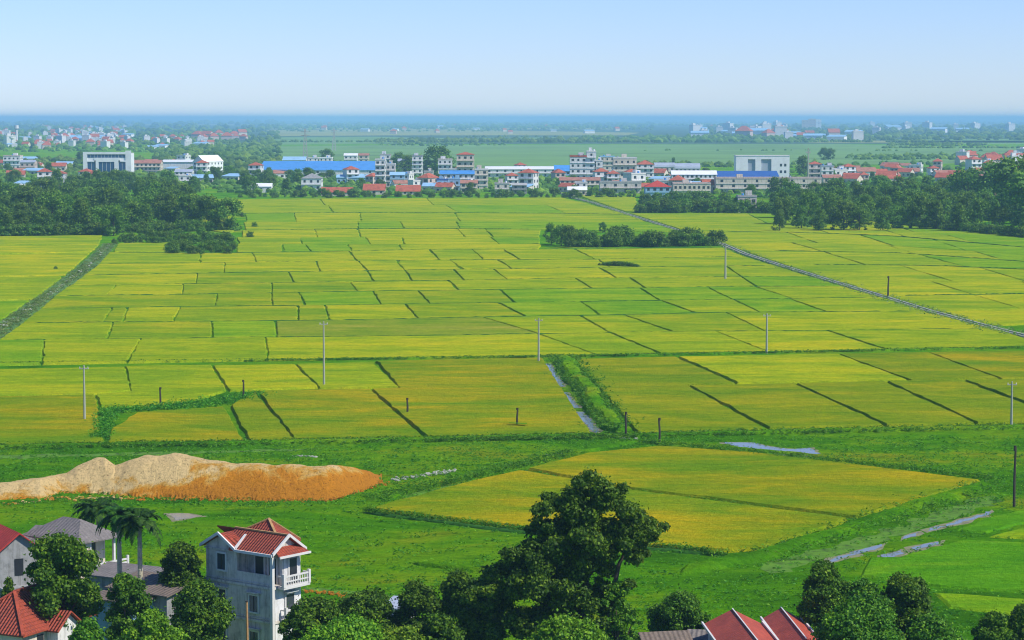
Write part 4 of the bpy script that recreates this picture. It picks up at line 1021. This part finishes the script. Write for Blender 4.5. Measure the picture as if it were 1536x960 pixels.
far_houses(85, (50, 190), (192, 214), 'in the far left town', (.9, 1.5), (0, 1, 1, 2, 3))
far_houses(80, (15, 320), (205, 224), 'in the near part of the far left town', (.7, 1.2), (0, 1, 1, 2, 3))
far_belt('far_wood', 0, 340, 194, 228, 420, 4.5, 'hazy green treetops between the roofs of the far left town', False)
far_houses(8, (-5, 30), (196, 218), 'at the left end of the far left town', (1, 1.7))
far_houses(16, (290, 370), (203, 212), 'in the hazy row right of the far left town', (1, 1.8), (0, 2, 2))
far_houses(30, (1040, 1180), (190, 208), 'in the hazy right-hand distance', (1.4, 3), (1, 1, 2, 3))
far_houses(14, (1180, 1290), (203, 212), 'below the hazy tower blocks', (1.2, 2.2), (1, 3, 0))
far_houses(16, (1290, 1540), (186, 202), 'in the far right blue woods', (1.5, 3), (1, 3))
far_houses(22, (420, 960), (184, 201), 'in the blue distance behind the meadow', (.9, 1.7), (0, 3, 2))
far_houses(18, (1440, 1550), (236, 252), 'at the far right town edge', (.8, 1.2), (0, 1, 2))
for i, (x0, x1, yt, lab) in enumerate(((1203, 1213, 180, 'left pinkish tower block on the hazy right horizon'), (1213, 1224, 178, 'middle pinkish tower block on the hazy right horizon'), (1224, 1232, 179, 'whitest tower block, rightmost on the hazy horizon'))):
    B(x0, x1, yt, 194, lab, ['pink_plaster', 'pink_plaster', 'white_metal'][i], 'white_trim', name='tower_block', cat='tower block', bay=12, nf=4, fw=5)
# masts and pylons
def pylon(px, yt, yb, label, wd=5.0):
    g = G(px, yb); h = W(px, yt, g.y).z; root = empty('pylon', g); tag(root, label, 'pylon'); m = MB(); r = .28 * max(1, g.y / 2500)
    for sx in (-1, 1):
        for sy in (-1, 1): m.tube([(sx * wd / 2, sy * wd / 2, 0), (sx * .5, sy * .5, h)], r, 4)
    n = 8
    for k in range(n):
        a = wd / 2 * (1 - k / n) + .5 * k / n; b = wd / 2 * (1 - (k + 1) / n) + .5 * (k + 1) / n
        for sy in (-1, 1): m.tube([(-a, sy * a, h * k / n), (b, sy * b, h * (k + 1) / n)], r * .6, 4); m.tube([(a, sy * a, h * k / n), (-b, sy * b, h * (k + 1) / n)], r * .6, 4)
    m.build('lattice', 'concrete', root)
    for z in (.80, .90): MB().box(-wd * .9, wd * .9, -.25, .25, h * z, h * z + .6).build('crossarm', 'concrete', root)
pylon(458, 193, 246, 'left lattice pylon behind the blue-roofed factory'); pylon(501, 193, 226, 'right lattice pylon behind the blue-roofed factory')
g = G(1212, 276); h = W(1212, 222, g.y).z; root = empty('mast', g); tag(root, 'tall pale mast right of the big white block', 'mast')
MB().tube([(0, 0, 0), (0, 0, h)], [.8, .4], 8).build('shaft', 'pale_concrete', root); MB().box(-1.6, 1.6, -.3, .3, h * .86, h * .90).build('platform', 'concrete', root)
for x, yt, yb, lab in ((25, 188, 214, 'white water tower in the far left town'), (18, 205, 218, 'short pale chimney at the left edge of the far town')):
    g = G(x, yb); h = W(x, yt, g.y).z; root = empty('water_tower', g); tag(root, lab, 'tower')
    MB().tube([(0, 0, 0), (0, 0, h * .75)], [2.5, 2.0], 10).build('shaft', 'white_plaster', root); MB().tube([(0, 0, h * .75), (0, 0, h * .82), (0, 0, h)], [2.2, 4.2, 4.0], 10).build('tank', 'white_plaster', root)

# ------------------------------------------------------------------ the three-storey house
TH = R(38); L1 = 7.7; W1 = 3.4; EZ = 9.0; FH = 2.9
near = W(408, 832, 196.5); near.z = 0
def frame_at(p, th, lx, ly=0):             # world location of the local origin when local (lx, ly) must stand at p; local x = (cos,-sin)
    ex = Vector((math.cos(th), -math.sin(th), 0)); ey = Vector((math.sin(th), math.cos(th), 0)); return p - ex * lx - ey * ly
h3 = empty('three_storey_house', frame_at(near, TH, L1), -TH); tag(h3, 'grey-white three-storey house with red tiled roof and corner balcony', 'house')
m = MB(); XL = 3.6
z2, z3 = EZ - 2 * FH + .1, EZ - FH + .1           # floor levels 3.3, 6.2
m.box(0, L1, 0, W1, 0, z3)                         # lower two storeys
m.box(0, XL, 0, W1, z3, EZ); m.box(XL, L1 - 1.7, 1.3, W1, z3, EZ); m.box(L1 - 1.7, L1 - .25, 1.3, W1, z3, EZ)
m.box(1.8, 6.0, W1, 5.0, 0, EZ + .1)
m.face([(0, 0, EZ), (XL, 0, EZ), (XL / 2, 0, EZ + 1.0)]); m.face([(L1, .1, EZ + .0), (L1, W1, EZ), (L1, W1 / 2, EZ + 1.2)])
m.build('wall', 'grey_plaster', h3)
# mouldings at floor levels
m = MB()
for z in (z2, z3):
    m.box(-.12, L1 + .0, -.14, -.003, z - .22, z - .02); m.box(L1 + .003, L1 + .14, -.14, W1 + .1, z - .22, z - .02)
    m.box(-.06, L1, -.07, -.003, z + .08, z + .16)
m.box(-.1, XL, -.12, -.003, EZ - .3, EZ - .16)
m.build('cornice', 'grey_plaster', h3)
m = MB(); m.box(L1 - .02, L1 + .26, -.26, .02, 0, EZ - .25); m.build('column', 'white_trim', h3)
m = MB(); m.box(XL + .05, L1 - .05, .0, .12, z3, z3 + .95); m.build('balcony_parapet', 'grey_plaster', h3)
# front windows
for (x, z, wd, hh) in ((1.85, z3 + .85, .95, 1.35), (1.85, z2 + .6, .95, 1.45), (5.6, z2 + .6, .95, 1.35), (1.85, .9, .95, 1.3), (5.6, .9, .95, 1.3)):
    o = window_part(h3, x, 0, z, wd, hh, 'f', 'window_glass', 'white_trim')
    MB().box(x - .035, x + .035, -.085, -.05, z, z + hh).build('mullion', 'wood_post', o)
    if z < z3: MB().box(x - .8, x + .8, -.32, -.004, z + hh + .22, z + hh + .34).build('window_hood', 'grey_plaster', h3)
for (x, wd) in ((5.1, 1.0), (6.6, .9)):
    o = MB().box(x - wd / 2, x + wd / 2, 1.22, 1.297, z3 + .02, z3 + 2.1).build('door', 'dark_opening', h3)
    f_ = MB(); f_.box(x - wd / 2 - .12, x - wd / 2, 1.16, 1.29, z3, z3 + 2.2); f_.box(x + wd / 2, x + wd / 2 + .12, 1.16, 1.29, z3, z3 + 2.2); f_.build('frame', 'white_trim', o)
MB().box(L1 - .3, L1 + .0, 1.25, 1.36, z3, EZ - .02).build('pilaster', 'white_trim', h3)
# right side: sunlit white put into the wall colour, door, balcony
m = MB(); m.box(L1 + .003, L1 + .05, .28, W1, z2, z3 - .25); m.box(L1 - .25, L1 + .02, 1.4, W1, z3, EZ - .05); m.box(L1 + .003, L1 + .05, .28, W1, 0, z2 - .25); m.build('side_wall', 'white_plaster', h3)
window_part(h3, L1 + .05, 2.0, z2 + .75, .95, 1.3, 's', 'window_glass', 'white_trim')
MB().box(L1 + .05, L1 + .5, 1.3, 2.7, z2 + 2.25, z2 + 2.35).build('window_hood', 'white_trim', h3)
o = MB().box(L1 + .02, L1 + .07, 2.0, 2.9, z3 + .02, z3 + 2.1).build('door', 'dark_opening', h3)
f_ = MB(); f_.box(L1 + .02, L1 + .1, 1.86, 2.0, z3, z3 + 2.2); f_.box(L1 + .02, L1 + .1, 2.9, 3.04, z3, z3 + 2.2); f_.build('frame', 'white_trim', o)
def balcony(z, y0, y1, out, nm='balcony'):
    b = MB().box(L1 + .15, L1 + out, y0, y1, z - .22, z - .04).build(nm, 'white_trim', h3)
    r = MB(); r.box(L1 + out - .12, L1 + out, y0, y1, z + .78, z + .92); r.box(L1 + out - .11, L1 + out - .01, y0, y1, z + .36, z + .46); r.box(L1 + out - .11, L1 + out - .01, y0, y1, z - .04, z + .1)
    r.box(L1 + .1, L1 + out - .12, y0, y0 + .1, z + .78, z + .9); r.box(L1 + .1, L1 + out - .12, y1 - .1, y1, z + .78, z + .9)
    n = int((y1 - y0) / .28)
    for i in range(n + 1):
        y = y0 + .05 + (y1 - y0 - .1) * i / n; r.box(L1 + out - .09, L1 + out - .03, y - .045, y + .045, z + .1, z + .36); r.box(L1 + out - .09, L1 + out - .03, y - .045, y + .045, z + .46, z + .78)
    r.box(L1 + out - .2, L1 + out + .04, y0 - .04, y0 + .2, z - .04, z + 1.1); r.box(L1 + out - .2, L1 + out + .04, y1 - .2, y1 + .04, z - .04, z + 1.1)
    r.build('railing', 'white_trim', b)
balcony(z3, .5, 3.7, .85); balcony(z2, .9, 3.2, .7)
# roofs
rid = EZ + 1.35
m = MB(); ov = .35
m.slope([(XL - .6, -ov, EZ - .05), (L1 + ov, -ov, EZ - .05), (L1 + ov, W1 / 2, rid), (XL / 2, W1 / 2, rid)])
m.slope([(L1 + ov, W1 + ov, EZ - .05), (-ov, W1 + ov, EZ - .05), (-ov, W1 / 2, rid), (L1 + ov, W1 / 2, rid)])
m.slope([(-ov, -ov, EZ - .05), (XL / 2, -ov, EZ + 1.15), (XL / 2, W1 / 2, EZ + 1.15), (-ov, W1 / 2, EZ - .05)])
m.slope([(XL + .2, -ov, EZ - .04), (XL / 2, -ov, EZ + 1.15), (XL / 2, W1 / 2, EZ + 1.15), (XL + 1.7, W1 / 2, EZ + .1)])
pk = (4.3, 3.2, EZ + 2.15); bx = [(1.5, 1.5, EZ + .7), (7.1, 1.5, EZ + .75), (6.4, 4.9, EZ + .4), (1.5, 4.9, EZ + .4)]
for i in range(4): m.slope([bx[i], bx[(i + 1) % 4], pk])
m.slope([(L1 + .02, .15, EZ + .45), (L1 + .95, -.1, EZ - .2), (L1 + .95, W1 + .2, EZ - .2), (L1 + .02, W1 - .2, EZ + .45)])
rf = m.build('roof', 'red_tile', h3, True)
m = MB()
m.beam((-ov, -ov - .03, EZ - .05), (XL / 2, -ov - .03, EZ + 1.17), .16, .26); m.beam((XL / 2, -ov - .03, EZ + 1.17), (XL + .2, -ov - .03, EZ - .06), .16, .26)
m.beam((XL + .2, -ov - .03, EZ - .10), (L1 + ov, -ov - .03, EZ - .10), .16, .22)
m.beam((L1 + ov + .04, -ov, EZ - .02), (L1 + ov + .04, W1 / 2, rid + .04), .16, .26); m.beam((L1 + ov + .04, W1 / 2, rid + .04), (L1 + ov + .04, W1 + ov, EZ - .02), .16, .26)
m.beam((L1 + 1.0, -.12, EZ - .22), (L1 + 1.0, W1 + .22, EZ - .22), .12, .18)
m.beam((XL + .15, -ov, EZ + .06), (XL - .1, 1.2, EZ + 1.0), .22, .14)
m.build('barge_board', 'white_trim', h3)
m = MB(); 
for i in range(4): m.beam(Vector(bx[i]) + Vector((0, 0, .05)), Vector(pk) + Vector((0, 0, .06)), .2, .12)
m.beam((XL / 2, W1 / 2, rid + .05), (L1 + ov, W1 / 2, rid + .05), .2, .12)
m.build('ridge_tiles', 'tan_post', h3)

# ------------------------------------------------------------------ other near houses
def near_wall(label, name, loc, th, cat='house'):
    r = empty(name, loc, -th); tag(r, label, cat); return r
# grey-roofed house with balcony (far left, behind the round tree)
p = W(118, 812, 212); ez = p.z; p.z = 0; T1 = R(38); LA, WA = 5.2, 4.4
A1 = near_wall('grey-roofed two-storey house with white balcony beside the palms', 'grey_roofed_house', frame_at(p, T1, LA), T1)
m = MB(); m.box(0, LA, 0, WA, 0, ez - 2.9); m.box(0, LA - 1.4, 0, WA, ez - 2.9, ez); m.box(LA - 1.4, LA, 0, 1.3, ez - 2.9, ez); m.build('wall', 'cream_plaster', A1)
hip(LA + 1.5, WA, ez, 1.5, .5, (-1.5, 0)).build('roof', 'grey_sheet', A1, True)
m = MB(); m.box(LA - .22, LA, WA - .22, WA, ez - 2.9, ez - .1); m.box(LA - .2, LA + .02, 1.303, 1.5, ez - 2.9, ez - .1); m.build('column', 'white_trim', A1)
b = MB().box(LA + .003, LA + 1.2, 1.0, WA + .5, ez - 3.1, ez - 2.9).build('balcony', 'white_trim', A1)
m = MB()
for z in (.1, .4, .7): m.box(LA + 1.1, LA + 1.2, 1.0, WA + .5, ez - 2.9 + z, ez - 2.75 + z); m.box(LA, LA + 1.1, 1.0, 1.1, ez - 2.9 + z, ez - 2.75 + z)
for y in (1.0, WA + .3): m.box(LA + 1.06, LA + 1.26, y - .04, y + .18, ez - 2.9, ez - 1.8)
m.build('railing', 'white_trim', b)
MB().box(LA - 1.397, LA - 1.34, 1.9, 3.2, ez - 2.9, ez - .6).build('door', 'dark_opening', A1)
window_part(A1, 3.5, 0, ez - 2.1, .9, 1.2, 'f', 'window_glass', 'white_trim'); window_part(A1, 1.4, 0, ez - 2.1, .9, 1.2, 'f', 'window_glass', 'white_trim')
window_part(A1, LA, 2.8, ez - 5.2, .9, 1.2, 's', 'window_glass', 'white_trim')
A2 = building('red_roofed_house', 'grey-walled house with bright red roof at the left edge', 'house', (W(28, 825, 212).x, 212, 0), 3.6, 9, W(28, 825, 212).z, 'dark_plaster', 'bright_red_sheet', 'gy', R(30), 1.6, nf=2, fw=.8)
A2b = building('grey_lean_to', 'dim grey lean-to between the red roof and the grey roof', 'house', (W(58, 812, 214).x, 214, 0), 3.2, 4, W(58, 812, 214).z, 'dark_plaster', 'grey_sheet', 'mono', R(-10), .7, nf=2, fw=.8)
# red tiled house bottom left
c = W(86, 934, 188); ez = c.z
A3 = building('tiled_house', 'house with rust-red tiled roof and white gable in the bottom left corner', 'house', (c.x, 188 , 0), 9, 6, ez, 'cream_plaster', 'red_tile', 'hip', R(64), 2.5, nf=2, fw=.8)
m = MB(); m.box(-1.3, 1.3, -1.0, -.003, 0, ez - .1); m.face([(-1.3, -1.0, ez - .1), (1.3, -1.0, ez - .1), (0, -1.0, ez + .95)]); m.build('gable_bay', 'white_plaster', A3)
m = MB(); m.slope([(-1.75, -1.4, ez - .25), (0, -1.4, ez + 1.08), (0, 1.9, ez + 1.08), (-1.75, 1.2, ez - .25)]); m.slope([(1.75, -1.4, ez - .25), (0, -1.4, ez + 1.08), (0, 1.9, ez + 1.08), (1.75, 1.2, ez - .25)]); m.build('bay_roof', 'red_tile', A3, True)
m = MB(); k = 3.4
for (sx, sy) in ((1, 0), (1, 1), (-1, 0), (-1, 1)): m.beam((sx * 4.9, -.4 + 6.8 * sy, ez - .02), (sx * (4.9 - k), 3, ez + 2.56), .25, .12)
m.beam((4.9 - k, 3, ez + 2.56), (-4.9 + k, 3, ez + 2.56), .25, .12); m.build('ridge_tiles', 'red_tile', A3)
# low sheds between the grey house and the three-storey house
def shed(px, py, D, th, L0, W0, label, roof, hr=.7, wall='dark_plaster', style='gx', name='shed', red=None):
    p = W(px, py, D); ez = p.z; p.z = 0; r = near_wall(label, name, frame_at(p, th, L0), th, 'shed')
    wall_box(L0, W0, ez, 'x' if style == 'gx' else None, hr).build('wall', wall, r)
    if style == 'gx': gable(L0, W0, ez, hr, .4).build('roof', roof, r, True)
    else: MB().slope([(-.4, -.4, ez), (L0 + .4, -.4, ez), (L0 + .4, W0 + .3, ez + hr), (-.4, W0 + .3, ez + hr)]).build('roof', roof, r, True)
    window_part(r, L0 / 2, 0, max(.3, ez - 1.8), .8, 1.0, 'f', 'dark_opening', 'white_trim')
    return r
shed(236, 872, 205, R(28), 7.5, 3.2, 'low shed with grey sheet roof right of the white balcony', 'grey_sheet', .5, 'dark_plaster', 'mono')
shed(250, 893, 197, R(36), 6.5, 3.4, 'low shed with brown mossy roof in front of the grey shed', 'brown_sheet', .8, 'dark_plaster', 'mono')
shed(200, 905, 196, R(36), 5, 4.0, 'small open lean-to with blue-grey wall below the brown roof', 'brown_sheet', .4, 'blue_plaster', 'mono')
# bottom right roofs
c = W(1108, 915, 190); f0 = W(1120, 915, 175)
A5 = building('red_sheet_house', 'house with big red sheet gable roof and white edges at the bottom right', 'house', (c.x + 15 * .04, 175, 0), 4.0, 15, c.z - 1.1, 'white_plaster', 'red_sheet', 'gy', R(4), 1.1, nf=2)
ez = c.z - 1.1; m = MB()
for x in (-2.44, 2.44): m.beam((x, -.4, ez + .02), (x, 15.4, ez + .02), .14, .2)
m.beam((0, -.4, ez + 1.16), (0, 15.4, ez + 1.16), .09, .06); m.build('ridge_cap', 'white_trim', A5)
c = W(1174, 913, 192); ez = c.z - .8
A6 = building('red_sheet_house', 'dark red roofed wing right of the big red sheet roof', 'house', (c.x + .5, 181, 0), 2.4, 11, ez, 'white_plaster', 'red_sheet', 'gy', R(3), .8, nf=2)
m = MB()
for x in (-1.64, 1.64): m.beam((x, -.4, ez + .0), (x, 11.4, ez + .0), .14, .2)
m.beam((0, -.4, ez + .86), (0, 11.4, ez + .86), .09, .06)
m.build('ridge_cap', 'white_trim', A6)
shed(1084, 966, 190, R(10), 2.6, 3, 'shed with weathered grey roof left of the red sheet roof', 'grey_sheet', .8)
shed(1034, 966, 188, R(-12), 3.4, 3, 'shed with mossy grey-brown roof behind the bottom centre-right trees', 'brown_sheet', .8)
# glimpse of white walls between the trees
shed(604, 912, 200, R(20), 1.6, 2.5, 'small whitewashed hut glimpsed between the bottom centre trees', 'grey_metal', .4, 'white_plaster', 'mono', 'hut')

# ------------------------------------------------------------------ near trees
def near_tree(px, ytop, D, rpx, label, mat='leaf_mid', shape='round', n=26000, leaf=.30, nb=60, br=None, trunk=None, name='broadleaf_tree', sq=1.0):
    t = W(px, ytop, D); h = t.z; r = rpx * D / F
    tr = trunk if trunk is not None else h * .25
    bl = crown_blobs(h, r, tr, int(nb * 1.5), br or r * .24, shape)
    P, N = blob_leaves(bl, int(n * 1.6)); root = empty(name, (t.x, D, 0)); tag(root, label, 'tree', 'trees in the foreground')
    trunk_mesh(h, tr, max(.16, h * .018), bl, 12).build('trunk', 'bark', root)
    c = bpy.data.objects.new('crown', leaves_mesh('crown', P, N, leaf * .86, mat)); C.objects.link(c); c.parent = root
    return root
def big_tree():
    D = 184; root = empty('tall_tree', (W(880, 960, D).x, D, 0)); tag(root, 'tallest dark tree in the foreground, rising right of centre before the golden field', 'tree', 'trees in the foreground')
    # clumps given in photo pixels (x, y, radius)
    cl_ = [(888, 722, 20), (868, 730, 18), (905, 735, 18), (895, 745, 24), (862, 752, 24), (835, 760, 22), (822, 752, 14), (925, 748, 18), (940, 760, 20), (958, 772, 20), (972, 785, 18), (978, 800, 16), (965, 812, 18),
           (950, 800, 24), (925, 785, 26), (895, 775, 28), (860, 785, 28), (830, 790, 24), (815, 800, 20), (800, 815, 22), (845, 815, 30), (880, 815, 30), (915, 815, 26), (940, 825, 18), (955, 838, 14), (785, 830, 22), (770, 845, 22), (765, 860, 22),
           (800, 850, 28), (835, 850, 30), (870, 850, 28), (900, 850, 22), (740, 870, 20), (770, 885, 28), (810, 885, 30), (845, 890, 28), (875, 885, 24), (905, 880, 16), (740, 900, 24), (780, 920, 28), (820, 925, 28), (860, 925, 22), (915, 905, 14), (930, 925, 18), (945, 875, 12), (750, 935, 26), (795, 950, 26), (840, 955, 24), (722, 885, 20), (712, 905, 22), (720, 930, 24), (745, 890, 22), (880, 905, 22), (885, 930, 22), (852, 870, 22), (865, 840, 22)]
    bl = []
    X0 = root.location.x
    for (x, y, r) in cl_:
        for s in range(6):
            dd = D + random.uniform(-1, 1) * (r * .12 + 1.6); p = W(x + random.gauss(0, r * .42), y + random.gauss(0, r * .36), dd)
            bl.append((p.x - X0, p.y - D, p.z, r * .50 * D / F * random.uniform(.75, 1.15)))
    P, N = blob_leaves(bl, 140000); 
    c = bpy.data.objects.new('crown', leaves_mesh('crown', P, N, .25, 'leaf_dark')); C.objects.link(c); c.parent = root
    m = MB()
    def q(x, y, d=0): p = W(x, y, D + d); return (p.x - X0, p.y - D, p.z)
    base = q(868, 960)
    m.tube([(base[0], 0, -.1), (base[0], 0, base[2] * .6), q(868, 935), q(876, 895), q(882, 850), q(888, 790), q(886, 735)], [.5, .42, .34, .28, .22, .14, .05], 9)
    m.tube([(base[0] + .5, 0, base[2] * .4), q(915, 925), q(921, 880), q(929, 845), q(945, 815), q(962, 790)], [.34, .24, .19, .15, .1, .04], 8)
    for e in ((835, 790), (800, 850), (860, 760), (915, 780), (770, 885), (905, 740), (950, 800)): m.tube([q(878, min(930, e[1] + 70)), q((878 + e[0]) / 2, e[1] + 25, random.uniform(-1, 1)), q(*e)], [.16, .1, .03], 6)
    m.build('trunk', 'bark', root)
big_tree()
NT = [
 (90, 808, 190, 62, 'large round leafy tree in front of the grey-roofed house', 'leaf_mid', 34000, .32),
 (272, 812, 200, 36, 'small round tree just left of the three-storey house', 'leaf_dark', 16000, .28),
 (190, 862, 188, 38, 'dark tree below the low shed roofs', 'leaf_dark', 18000, .28),
 (298, 876, 186, 52, 'dark tree hiding the lower left corner of the three-storey house', 'leaf_dark', 26000, .28),
 (225, 918, 178, 52, 'bright green treetop at the bottom edge between two dark trees', 'leaf_light', 22000, .28),
 (130, 925, 178, 34, 'small bright treetop at the bottom edge beside the tiled house', 'leaf_mid', 12000, .28),
 (470, 898, 186, 52, 'green tree touching the lower right of the three-storey house', 'leaf_mid', 22000, .28),
 (550, 888, 188, 50, 'dark tree second to the right of the three-storey house', 'leaf_dark', 24000, .28),
 (520, 938, 178, 75, 'light yellow-green treetop at the bottom edge right of the house', 'leaf_light', 26000, .3),
 (628, 872, 188, 40, 'feathery tree beside the white hut in the bottom centre', 'leaf_mid', 20000, .26),
 (690, 858, 188, 38, 'dark tree on the left flank of the tallest tree', 'leaf_dark', 20000, .28),
 (600, 935, 178, 50, 'light green treetop at the bottom edge below the feathery tree', 'leaf_light', 18000, .28),
 (660, 925, 180, 40, 'dark treetop below the left flank of the tallest tree', 'leaf_dark', 14000, .28),
 (925, 872, 182, 36, 'sparse tree against the right trunk of the tallest tree', 'leaf_mid', 14000, .26),
 (850, 928, 176, 70, 'light green treetop at the foot of the tallest tree', 'leaf_light', 26000, .28),
 (1020, 890, 196, 46, 'smooth domed dark green tree left of the red sheet roofs', 'leaf_dark', 30000, .24),
 (1238, 846, 192, 46, 'feathery tree right of the red sheet roofs', 'leaf_mid', 22000, .26),
 (1300, 868, 186, 40, 'middle tree of the bottom right group', 'leaf_dark', 18000, .28),
 (1355, 862, 188, 48, 'right tree of the bottom right group', 'leaf_mid', 22000, .28),
 (1290, 905, 178, 70, 'leafy treetop at the bottom edge of the right group', 'leaf_mid', 26000, .28),
 (1400, 925, 180, 50, 'low treetop at the bottom edge right of the group', 'leaf_mid', 16000, .28),
 (1495, 918, 182, 40, 'small tree near the bottom right corner', 'leaf_mid', 14000, .26),
 (1535, 905, 182, 30, 'tree at the very bottom right corner', 'leaf_mid', 14000, .26),
 (15, 862, 196, 22, 'dark bare-looking tree behind the tiled house at the left edge', 'leaf_dark', 5000, .26),
]
for (x, y, D, r, lab, mt, n, lf) in NT:
    near_tree(x, y, D, r, lab, mt, 'round' if r > 35 else 'tall', n, lf, int(26 + r * .5), trunk=None if r > 30 else 1.0)

# palms
def palm(px, ytop, ybase, D, label, spread=2.6, n=17):
    t = W(px, ytop, D); h = t.z; root = empty('palm_tree', (t.x, D, 0)); tag(root, label, 'palm tree', 'palms beside the grey-roofed house')
    m = MB(); m.tube([(0, 0, -.1), (.05, 0, h * .3), (.0, 0, h * .7), (0, 0, h)], [.30, .22, .20, .16], 9); 
    for k in range(22): z = h * (.1 + .85 * k / 22); m.tube([(0, 0, z), (0, 0, z + .07)], [.235, .215], 9)
    m.build('trunk', 'palm_bark', root)
    pts = []; nr = []; sz = []
    V = []; Fc = []
    for i in range(n):
        a = 2 * PI * i / n * 1.0 + random.uniform(-.2, .2); el = random.uniform(-.35, 1.3); Lf = spread * random.uniform(.85, 1.15)
        prev = None
        for k in range(15):
            u = k / 14; rr = Lf * math.sin(u * 1.45) * math.cos(el * .6); zz = h - .15 + Lf * (u * math.sin(el) * 1.0 - .85 * u * u * (.7 + .3 * math.cos(el)))
            c = Vector((math.cos(a) * rr, math.sin(a) * rr, zz))
            if prev is not None:
                d = (c - prev).normalized(); s = d.cross(Vector((0, 0, 1))).normalized(); ll = .55 * math.sin(PI * min(.95, u * .8 + .15))
                for sg in (-1, 1):
                    for q_ in range(3):
                        b0 = prev.lerp(c, q_ / 3); tip = b0 + s * sg * ll * random.uniform(.7, 1.1) + d * ll * .35 + Vector((0, 0, -ll * random.uniform(.1, .55))); bs = len(V)
                        V += [tuple(b0 - d * .05), tuple(b0 + d * .05), tuple(tip)]; Fc.append((bs, bs + 1, bs + 2))
                        m2 = b0.lerp(tip, .5); V += [tuple(b0), tuple(m2 + d * .07), tuple(tip), tuple(m2 - d * .07)]; Fc.append((bs + 3, bs + 4, bs + 5, bs + 6))
            prev = c
    me = bpy.data.meshes.new('crown'); me.from_pydata(V, [], Fc); me.materials.append(MATS['leaf_palm']); me.update(); o = bpy.data.objects.new('crown', me); C.objects.link(o); o.parent = root
palm(178, 766, 853, 203, 'middle palm with slim pale trunk beside the grey-roofed house', 2.05, 30)
palm(209, 775, 860, 201, 'rightmost palm with slim pale trunk, before the meadow', 2.0, 30)
palm(147, 757, 850, 224, 'leftmost palm, its trunk hidden behind the grey roof', 2.6, 34)

# ------------------------------------------------------------------ haze
m = bpy.data.materials.new('haze'); m.use_nodes = True; t = m.node_tree; t.nodes.clear()
pv = t.nodes.new('ShaderNodeVolumePrincipled'); out = t.nodes.new('ShaderNodeOutputMaterial'); t.links.new(pv.outputs[0], out.inputs['Volume'])
pv.inputs['Color'].default_value = (.40, .74, 1.0, 1); pv.inputs['Density'].default_value = .00011; pv.inputs['Anisotropy'].default_value = 0.0
MATS['haze'] = m
o = MB().box(-61000, 61000, -3500, 61000, -1.2, 64).build('haze', 'haze'); tag(o, 'blue haze lying over the whole plain', 'haze', None, 'stuff')
print('trees', ntree, 'objects', len(bpy.data.objects))
